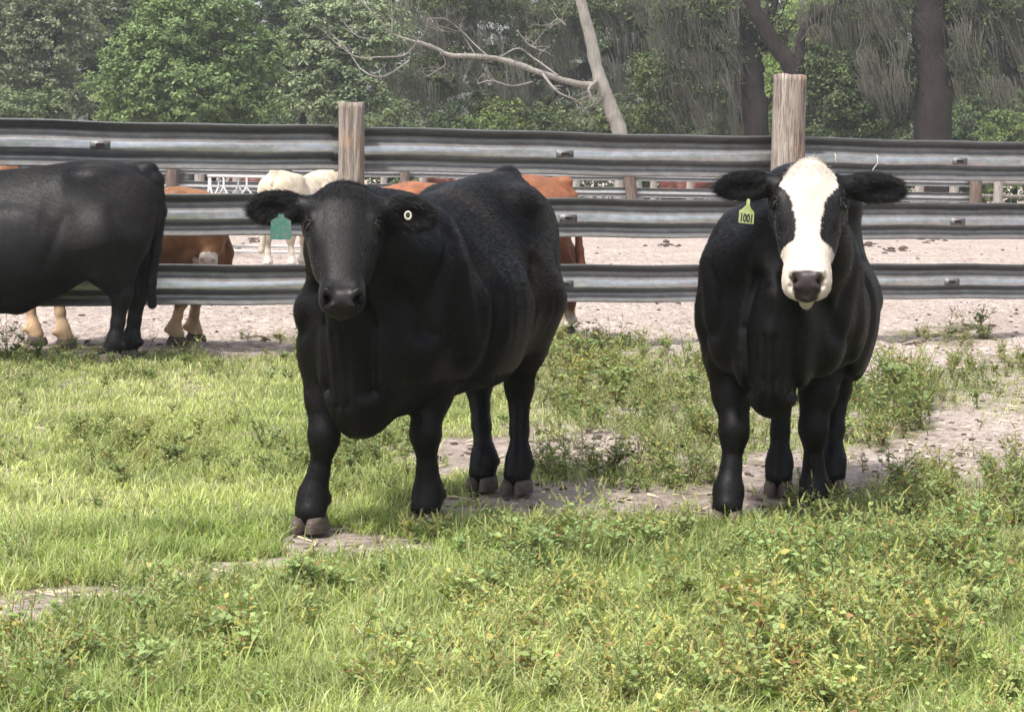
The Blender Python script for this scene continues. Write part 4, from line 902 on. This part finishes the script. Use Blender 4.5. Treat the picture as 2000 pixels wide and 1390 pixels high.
# ------------------------------------------------------------------ trees
M_LEAF = leaf_material('tree_leaf', .3, .6, .2)
def bark_material(name, a, b_):
    m, t, b = mat(name, rough=.9, spec=.15); n = noise(t, coords(t, (4, 4, .8)), 3, 6, .7, .4); n2 = noise(t, coords(t), 1.2, 3)
    c = mixc(t, .5, ramp(t, n.outputs[0], [(.3, a), (.7, b_)]).outputs[0], ramp(t, n2.outputs[0], [(.35, a), (.7, b_)]).outputs[0]); t.links.new(c, b.inputs['Base Color']); bump(t, b, n.outputs[0], .8, .15); return m
M_BARK = bark_material('oak_bark', (.012, .0095, .0085), (.048, .038, .033)); M_BARK2 = bark_material('grey_bark', (.09, .08, .07), (.24, .215, .19)); M_DEAD = bark_material('dead_wood', (.17, .155, .135), (.40, .375, .34))
M_MOSS = leaf_material('hanging_moss', .25, .8, .1)
def leaves(centres, radii, n, size, cols, flat=.7, k_clump=46, crad=.42, seed=0):
    """leaf quads in clumps spread through blobs (world coords)"""
    r = np.random.default_rng(seed); centres = np.array(centres, float); radii = np.array(radii, float)
    wts = radii.prod(1) ** .67; wts /= wts.sum(); nc = max(1, n // k_clump); bi = r.choice(len(centres), nc, p=wts)
    u = r.normal(0, 1, (nc, 3)); u /= np.linalg.norm(u, axis=1, keepdims=True); rad = r.uniform(0, 1, (nc, 1)) ** .38
    cc = centres[bi] + u * rad * radii[bi]
    tone = np.clip(r.normal(.5, .22, nc), 0, 1) ; ci = np.repeat(np.arange(nc), k_clump); m = len(ci)
    cr = crad * r.uniform(.5, 1.3, nc)
    off = r.normal(0, .5, (m, 3)) * cr[ci][:, None]; off[:, 2] *= flat * .6; off[:, 2] -= (off[:, 0] ** 2 + off[:, 1] ** 2) * .3 / cr[ci]
    p = cc[ci] + off; s = size * r.uniform(.6, 1.35, m)
    nrm_ = off * .5 + u[ci] * .35 + np.array([0, 0, .6]) + r.normal(0, .45, (m, 3)); nrm_ /= np.linalg.norm(nrm_, axis=1, keepdims=True)
    a = np.cross(nrm_, r.normal(0, 1, (m, 3))); a /= np.linalg.norm(a, axis=1, keepdims=True); b = np.cross(nrm_, a)
    V = np.stack([p - a * s[:, None], p + b * (s * .5)[:, None], p + a * s[:, None], p - b * (s * .5)[:, None]], 1).reshape(-1, 3)
    Q = np.arange(4 * m).reshape(-1, 4)
    c0, c1 = np.array(cols[0]), np.array(cols[1]); t_ = np.clip(tone[ci] + r.normal(0, .12, m), 0, 1)[:, None]; col = (c0 * (1 - t_) + c1 * t_) * r.uniform(.8, 1.2, (m, 1))
    return V, Q, np.repeat(col, 4, 0), cc
def foliage_obj(name, parent, *args, **kw):
    V, Q, col, cc = leaves(*args, **kw); me = np_mesh(name, V - np.array(parent.location), Q, None, False); color_attr(me, 'tint', col); link(name, me, M_LEAF, parent); return cc
def moss_obj(parent, anchors, n, ln, cols, seed=0, slant=(.25, .0), w_=.02, spread=.5):
    r = np.random.default_rng(seed); anchors = np.array(anchors, float); nc = max(1, n // 26); a = anchors[r.integers(0, len(anchors), nc)] + r.normal(0, .2, (nc, 3))
    cl = ln * r.uniform(.35, 1.4, nc); ci = np.repeat(np.arange(nc), 26); m = len(ci); L_ = cl[ci] * r.uniform(.45, 1.1, m)
    p0 = a[ci] + r.normal(0, 1, (m, 3)) * np.array([.16, .16, .08]) * spread * 2
    sl = r.normal(slant[0], .22, nc)[ci]+r.normal(0,.08,m); az = r.uniform(0, 6.28, m); sd = np.stack([np.cos(az), np.sin(az), az * 0], 1); segs = 4; V = np.zeros((m, segs * 2, 3)); wob = r.normal(0, .05, (m, segs, 3))
    for s in range(segs):
        t = s / (segs - 1); conv = (a[ci] - p0) * np.array([1, 1, 0]) * t * .7
        p = p0 + conv + np.stack([sl * L_ * t, 0 * t * L_, -L_ * t], 1) + wob[:, s] * t; wd_ = w_ * (1.15 - t * .95) * r.uniform(.6, 1.3, m)
        V[:, 2 * s] = p - sd * wd_[:, None]; V[:, 2 * s + 1] = p + sd * wd_[:, None]
    o = (np.arange(m) * segs * 2)[:, None]; Q = np.concatenate([o + np.array([2 * s, 2 * s + 1, 2 * s + 3, 2 * s + 2]) for s in range(segs - 1)])
    t_ = r.uniform(0, 1, (nc, 1))[ci] * .7 + r.uniform(0, .3, (m, 1)); col = np.array(cols[0]) * (1 - t_) + np.array(cols[1]) * t_
    me = np_mesh('moss', V.reshape(-1, 3) - np.array(parent.location), Q, None, False); color_attr(me, 'tint', np.repeat(col, segs * 2, 0)); link('hanging_moss', me, M_MOSS, parent)
def W(px, py, d): return P(px, py, d)
def limb(mb, pts, r0, r1, o0, n=10, wob=.05, rs=random):
    """smooth tapered limb through points"""
    P_ = [Vector(p) for p in pts]; out = []
    for i in range(len(P_) - 1):
        p0 = P_[max(i - 1, 0)]; p1 = P_[i]; p2 = P_[i + 1]; p3 = P_[min(i + 2, len(P_) - 1)]
        for k in range(6):
            t = k / 6; q = .5 * ((2 * p1) + (p2 - p0) * t + (2 * p0 - 5 * p1 + 4 * p2 - p3) * t * t + (3 * p1 - p0 - 3 * p2 + p3) * t ** 3); out.append(q + Vector((rs.gauss(0, 1), rs.gauss(0, 1), rs.gauss(0, 1))) * wob * (r0 + r1) * .5)
    out.append(P_[-1]); m = len(out); rr = [(r0 + (r1 - r0) * (i / (m - 1))) * rs.uniform(.93, 1.07) for i in range(m)]
    mb.tube([q - o0 for q in out], rr, n, noise_amp=.06); return out
def twigs(mb, path, r, o0, count, ln, rs, lvl=0, up=.3, maxl=2, spread=1.0):
    for k in range(count):
        i = rs.randint(max(1, len(path) // 4), len(path) - 1); d = (path[i] - path[i - 1]).normalized(); e = Vector((rs.uniform(-1, 1), rs.uniform(-1, 1) * .6, rs.uniform(-.6, 1) + up)).normalized()
        dd = (d * .7 + e * spread).normalized(); l = ln * rs.uniform(.4, 1.1); pts = [path[i]]
        for s in range(5): dd = (dd + Vector((rs.uniform(-.3, .3), rs.uniform(-.2, .2), rs.uniform(-.25, .28)))).normalized(); pts.append(pts[-1] + dd * (l / 5))
        mb.tube([q - o0 for q in pts], [r * (1 - .8 * s / 5) for s in range(6)], 5, cap=False)
        if lvl < maxl: twigs(mb, pts, r * .5, o0, rs.randint(1, 3), l * .6, rs, lvl + 1, up, maxl, spread)
OLIVE = ((.06, .09, .040), (.17, .205, .10)); GREY = ((.11, .14, .085), (.26, .30, .19)); DARK = ((.035, .052, .026), (.10, .135, .062)); LIME = ((.15, .22, .06), (.32, .42, .14))
MOSSC = ((.055, .055, .045), (.20, .195, .165))
def blobs(lst, d):
    """(px, py, rx px, ry px, depth offset) -> centres, radii in metres"""
    c = []; r = []
    for (px, py, rx, ry, *o) in lst:
        dd = d + (o[0] if o else 0); k = dd / FPX; c.append(tuple(W(px, py, dd))); r.append((rx * k, max(rx, ry) * k * .8, ry * k))
    return c, r
def tree(name, label, d, base_px, trunk, crown, n, size, cols, seed, cat='tree', group=None, bark=None, moss=None, crad=.42, leaf_name='foliage', flat=.7, kc=46):
    """trunk: list of (points px, r0, r1); crown: blobs"""
    o0 = W(base_px, 400, d); o0.z = 0; root = empty(name, o0); tag(root, label, cat, group); rs = random.Random(seed); c, r = blobs(crown, d)
    if trunk:
        mb = MB()
        for (pts, r0, r1) in trunk:
            w3 = [W(px, py, d + (q[0] if q else 0)) if py is not None else Vector((W(px, 400, d).x, d, 0)) for (px, py, *q) in pts]; path = limb(mb, w3, r0, r1, o0, rs=rs)
            if r1 < .5: twigs(mb, path, r1 * .55, o0, 5, 1.8, rs, 0, .3, 1)
        mb.build('trunk', bark or M_BARK, root)
    cc = foliage_obj(leaf_name, root, c, r, n, size, cols, seed=seed, crad=crad, flat=flat, k_clump=kc) if n else None
    if moss: anchors = np.array([tuple(W(px, py, d + dz)) for (px, py, dz) in moss['at']]) if 'at' in moss else cc; moss_obj(root, anchors, moss['n'], moss['len'], moss.get('cols', MOSSC), seed, moss.get('slant', (.3, 0)), moss.get('w', .022), moss.get('spread', .6))
    return root
NT = float(os.environ.get('NT', 1))
def nn_(n): return int(n * NT)
B0 = None
# near row, left to right
tree('green_tree', 'broad bright green tree with light leaves above the left end of the rails', 88, 400, [([(388, None), (392, 250), (405, 190), (410, 130), (420, 60)], .22, .10), ([(405, 180), (440, 130), (470, 90)], .09, .04), ([(408, 160), (360, 110), (330, 60)], .09, .04)],
     [(365, 60, 130, 75), (290, 120, 95, 75, -1), (460, 120, 100, 80), (260, 200, 85, 55, -1), (480, 210, 85, 50), (370, 170, 120, 75, -1.5), (400, -10, 120, 60), (215, 160, 50, 50), (380, 235, 110, 40)], nn_(52000), .095, ((.09, .14, .055), (.23, .31, .13)), 1, bark=M_BARK2, crad=.38)
tree('grey_green_tree', 'pale grey green bushy tree between the bright green tree and the dead branches', 96, 640, [([(600, None), (592, 230), (590, 170), (600, 100)], .2, .08)],
     [(650, 110, 85, 80), (620, 180, 75, 60), (720, 60, 80, 70), (600, 80, 50, 60), (700, 190, 80, 60), (640, 20, 70, 50)], nn_(34000), .10, ((.12, .165, .09), (.30, .36, .21)), 2, crad=.4)
tree('grey_tree', 'tall dull grey green tree at the far left edge', 104, 90, [([(100, None), (95, 200), (110, 100), (120, 0)], .3, .15)], [(80, 90, 90, 110), (0, 120, 80, 130), (150, 30, 70, 70), (60, 0, 120, 60), (120, 190, 70, 60), (-80, 60, 90, 150)], nn_(42000), .11, GREY, 3)
tree('young_tree', 'small pale green tree low at the far left edge above the rail', 92, 95, [([(90, None), (90, 240), (92, 180)], .1, .05)], [(90, 200, 45, 45), (60, 240, 50, 30), (110, 240, 40, 30), (20, 220, 50, 50)], nn_(9000), .09, ((.09, .13, .06), (.21, .26, .14)), 4, crad=.3)
tree('dark_tree', 'dark green tree behind the bright green one, upper left', 112, 230, [([(230, None), (240, 100), (250, 0)], .35, .2)], [(240, 20, 120, 80), (180, 80, 80, 80), (520, 60, 70, 110), (560, 150, 50, 90), (200, 180, 60, 70)], nn_(36000), .12, DARK, 5)
# oaks with moss
tree('mossy_oak', 'mossy live oak with a heavy sloping limb behind the dead tree', 98, 1180, [([(1330, None), (1330, 250), (1300, 150), (1250, 95), (1180, 120), (1110, 155), (1050, 140), (980, 110)], .75, .22), ([(1300, 150), (1310, 60), (1300, -40)], .5, .3), ([(1180, 120), (1090, 60), (1010, 20)], .22, .08), ([(1110, 155), (1060, 210), (1000, 250)], .16, .06)],
     [(880, 70, 50, 70), (960, 200, 40, 50), (1000, 120, 60, 40), (1080, 60, 70, 50), (850, 150, 60, 50), (1010, 230, 70, 30), (920, 0, 110, 40), (1150, 20, 110, 50), (1280, 60, 80, 60), (1100, 230, 60, 30)], nn_(60000), .080, ((.030, .055, .018), (.15, .18, .08)), 6,
     moss=dict(n=nn_(7500), len=1.7, slant=(.28, 0), w=.011, spread=.8, at=[(x_, y_, z_) for x_ in range(760, 1340, 26) for y_ in (-20, 30, 75, 120, 165) for z_ in (-1.2, .8)]))
tree('leaning_oak', 'mossy oak with two thick leaning trunks left of the tall post', 90, 1480, [([(1478, None), (1476, 240), (1470, 170), (1462, 90), (1440, 0), (1430, -60)], .62, .35), ([(1474, 255), (1440, 190), (1392, 130), (1370, 60), (1360, -30)], .5, .22), ([(1462, 110), (1500, 50), (1520, -20)], .25, .12)],
     [(1420, 100, 30, 60), (1500, 60, 40, 50), (1340, 90, 50, 40), (1350, 20, 80, 40), (1380, 170, 50, 40), (1440, 10, 70, 40), (1300, 140, 70, 50), (1290, 220, 60, 40), (1200, 230, 50, 30, 2)], nn_(44000), .075, ((.035, .060, .018), (.16, .19, .085)), 7,
     moss=dict(n=nn_(5600), len=1.6, slant=(.28, 0), w=.010, spread=.7, at=[(x_, y_, z_) for x_ in range(1290, 1450, 20) for y_ in (-20, 20, 60, 105, 150, 200) for z_ in (-.8, .8)]))
tree('forked_oak', 'dark forked oak rising behind the tall wooden post', 86, 1556, [([(1556, None), (1556, 200), (1553, 150), (1510, 80), (1480, 30), (1450, -30)], .42, .26), ([(1554, 155), (1562, 110), (1564, 70), (1590, 35), (1640, 10), (1690, -20)], .26, .10), ([(1640, 10), (1700, 30), (1740, 80), (1755, 150)], .10, .05)],
     [(1640, 190, 80, 60), (1590, 250, 60, 30), (1700, 120, 50, 50), (1700, 230, 70, 40), (1600, 130, 40, 50), (1760, 190, 40, 60)], nn_(26000), .08, ((.030, .052, .020), (.13, .165, .080)), 8,
     moss=dict(n=nn_(4600), len=1.3, slant=(.28, 0), w=.013, spread=.6, at=[(x_, y_, 0) for x_ in range(1570, 1780, 20) for y_ in (-25, 15, 60, 200)]))
tree('great_oak', 'massive dark oak trunk near the right edge with moss hanging from its limbs', 84, 1825, [([(1826, None), (1824, 230), (1818, 120), (1815, 0), (1820, -70)], .80, .62), ([(1818, 60), (1870, 20), (1900, 60), (1960, 130), (2010, 170)], .32, .16), ([(1810, 20), (1760, -20), (1700, -50)], .35, .2), ([(1850, 230), (1862, 150), (1858, 90)], .12, .06)],
     [(1720, 0, 60, 35), (1740, 80, 40, 50), (1930, 20, 90, 50), (1885, 110, 35, 60), (2000, 60, 60, 60), (1760, 150, 30, 40)], nn_(26000), .075, ((.030, .050, .020), (.10, .13, .055)), 9,
     moss=dict(n=nn_(5000), len=1.7, slant=(.35, 0), w=.010, spread=.7, at=[(x_, y_, z_) for x_ in list(range(1690, 1765, 15)) + list(range(1872, 2040, 15)) for y_ in (-25, 10, 50, 100, 150) for z_ in (-.9, .9)]))
tree('yellow_green_tree', 'yellow green tree seen between the forked oak limbs', 108, 1610, [([(1620, None), (1620, 100), (1630, 20)], .25, .1)], [(1600, 90, 60, 60), (1650, 150, 60, 50), (1560, 60, 50, 50), (1520, 150, 40, 60), (1700, 60, 60, 50), (1620, 10, 90, 30)], nn_(24000), .10, LIME, 10)  # light yellow green is the leaf colour itself
tree('edge_tree', 'fresh green tree low at the right edge beyond the great oak', 102, 1910, [([(1915, None), (1912, 180), (1900, 90)], .2, .08)], [(1900, 140, 40, 50), (1915, 220, 60, 50), (1960, 180, 60, 60), (2040, 200, 80, 80), (1890, 260, 40, 30)], nn_(22000), .095, ((.06, .11, .035), (.18, .26, .09)), 11)
# dead leaning pole with its broken limb
dd = 80; o0 = W(1222, 400, dd); o0.z = 0; root = empty('dead_tree', o0); tag(root, 'bare pale leaning trunk with a broken leafless limb reaching far to the left', 'tree'); rs = random.Random(3); mb = MB()
limb(mb, [W(1245, 400, dd), W(1212, 262, dd), W(1190, 205, dd), W(1168, 140, dd), W(1152, 70, dd), W(1134, 0, dd), (W(1118, -70, dd))], .32, .18, o0, 14, .03, rs); mb.build('trunk', M_DEAD, root)
mb = MB(); m1 = limb(mb, [W(1166, 166, dd - .3), W(1120, 162, dd - .4), W(1050, 140, dd - .6), W(985, 118, dd - .8), W(930, 110, dd - 1), (W(880, 108, dd - 1.2)), W(845, 92, dd - 1.4), W(815, 82, dd - 1.6)], .125, .07, o0, 8, .06, rs)
paths = [([(1166, 158), (1150, 175), (1163, 205)], .11, .03), ([(815, 82), (770, 68), (745, 45), (722, 20), (700, -10)], .06, .02), ([(815, 82), (790, 108), (740, 112), (700, 112), (670, 95), (630, 60)], .05, .015), ([(800, 118), (760, 145), (735, 150), (705, 135), (680, 100), (650, 70), (618, 52)], .05, .014),
         ([(765, 68), (766, 30), (762, -20)], .03, .015), ([(1090, 148), (1040, 112), (1010, 95), (960, 112), (900, 60), (870, 38), (835, 36)], .045, .014), ([(1060, 145), (1090, 180), (1130, 200), (1160, 240)], .07, .03), ([(1040, 160), (1000, 168), (960, 158), (932, 164)], .05, .02), ([(835, 36), (832, 60), (815, 80)], .02, .012),
         ([(740, 74), (700, 72), (665, 35)], .025, .01), ([(860, 103), (870, 125), (850, 140), (835, 150)], .025, .01), ([(930, 110), (905, 70), (895, 60)], .025, .01), ([(1105, 50), (1090, 38), (1075, 48)], .05, .02), ([(1010, 60), (1030, 85), (1058, 100)], .05, .02)]
for pts, r0, r1 in paths:
    p_ = limb(mb, [W(a, b_, dd - 1.0 + .5 * math.sin(a * .05)) for a, b_ in pts], r0 * .8, r1 * .8, o0, 6, .1, rs); twigs(mb, p_, r1 * .7, o0, 8, 1.0, rs, 0, .1, 1, .9)
mb.build('broken_limb', M_DEAD, root)
# understorey shrubs along the far side of the pen
sh = [(-200, 110), (-60, 108), (30, 112), (160, 106), (290, 112), (400, 110), (520, 104), (640, 108), (760, 92), (860, 95), (960, 90), (1060, 94), (1160, 96), (1250, 92), (1350, 97), (1420, 95), (1520, 98), (1620, 90), (1700, 94), (1770, 92), (1880, 96), (1980, 92), (2100, 98), (2220, 100)]
words = ['low', 'rounded', 'ragged', 'scruffy', 'spreading', 'dense', 'squat', 'open']; cw = {0: ('olive', OLIVE), 1: ('dark green', DARK), 2: ('grey green', GREY), 3: ('yellow green', ((.07, .11, .03), (.19, .24, .085)))}
for i, (px_, d_) in enumerate(sh):
    kk = [2, 0, 1, 0, 3, 1, 0, 2, 0, 1, 3, 0, 2, 0, 1, 0, 3, 1, 0, 2, 1, 3, 0, 1][i]; cn, cl = cw[kk]
    place = min([(60, 'at the far left'), (250, 'under the bright green tree'), (520, 'left of the shorter post'), (760, 'right of the shorter post'), (960, 'below the broken limb'), (1200, 'at the foot of the dead tree'), (1400, 'by the leaning oak'), (1640, 'right of the tall post'), (1800, 'by the great oak'), (2000, 'at the far right')], key=lambda m: abs(m[0] - px_))[1]
    tree('shrub', f'{words[i % 6]} {cn} shrub under the tree line, seen over the rails {place}, number {i}' if False else f'{words[(i * 3 + i // 7) % 8]} {cn} shrub in the tree line {place}', d_, px_, [([(px_, None), (px_ + 5, 330), (px_ - 5, 280)], .12, .05)], [(px_, 270, 80, 60), (px_ - 45, 310, 60, 50), (px_ + 50, 305, 60, 45), (px_ + 20, 215 + (i * 37) % 40, 50, 40), (px_, 350, 90, 50)], nn_(9500), .085, cl, 40 + i, 'shrub', 'shrubs in the tree line', crad=.36)
# taller trees further back
for i, (px_, d_, kk, top) in enumerate([(-150, 125, 1, 0), (60, 130, 0, 0), (300, 128, 1, 0), (560, 126, 1, 0), (760, 122, 0, 0), (930, 120, 1, 0), (1100, 124, 0, 0), (1260, 120, 1, 0), (1400, 122, 0, 0), (1540, 130, 2, 40), (1740, 126, 0, 10), (1900, 120, 1, 0), (2080, 124, 0, 0), (2260, 126, 1, 0)]):
    cn, cl = cw[kk]; nb_ = (['left edge', 'left', 'green tree', 'grey green tree', 'dead limb', 'dead limb', 'dead tree', 'leaning oak', 'leaning oak', 'forked oak', 'great oak', 'great oak', 'right edge', 'right edge'])[i]
    tree('background_tree', f'tall {cn} tree {["filling the gap behind", "rising far behind"][i % 2]} the {nb_}', d_, px_, [([(px_, None), (px_ + 8, 200), (px_ - 6, 60), (px_, -60 + top)], .4, .2)], [(px_, 60 + top, 110, 90), (px_ - 70, 150, 80, 80), (px_ + 70, 140, 80, 80), (px_, 240, 110, 80), (px_ + 30, -20 + top, 100, 60)] + ([(px_, -80, 130, 60)] if not top else []), nn_(17000), .13, cl, 80 + i, 'tree', 'tall trees at the back', crad=.55)
# far-off wood closing the view
V, Q, col, _ = leaves([tuple(W(px_, 150, 150)) for px_ in range(-500, 2700, 160)], [(5.2, 4, 9.0)] * 20, nn_(60000), .24, DARK, crad=.9, seed=300, k_clump=40)
me = np_mesh('far_wood', V, Q, None, False); color_attr(me, 'tint', col); o = link('far_wood', me, M_LEAF); tag(o, 'dark far-off wood closing the view behind the trees', 'wood', kind='stuff')
# thin summer haze
if os.environ.get('HAZE', '1') == '1':
    m = bpy.data.materials.new('haze'); m.use_nodes = True; t = m.node_tree; t.nodes.clear(); pv = t.nodes.new('ShaderNodeVolumePrincipled'); ou = t.nodes.new('ShaderNodeOutputMaterial')
    pv.inputs['Color'].default_value = (.92, .95, 1, 1); pv.inputs['Density'].default_value = .00065; pv.inputs['Anisotropy'].default_value = .3; t.links.new(pv.outputs[0], ou.inputs['Volume'])
    mb = MB(); mb.box((0, 90, 12), (420, 260, 28)); hz = mb.build('haze', m, None, False); tag(hz, kind='stuff')
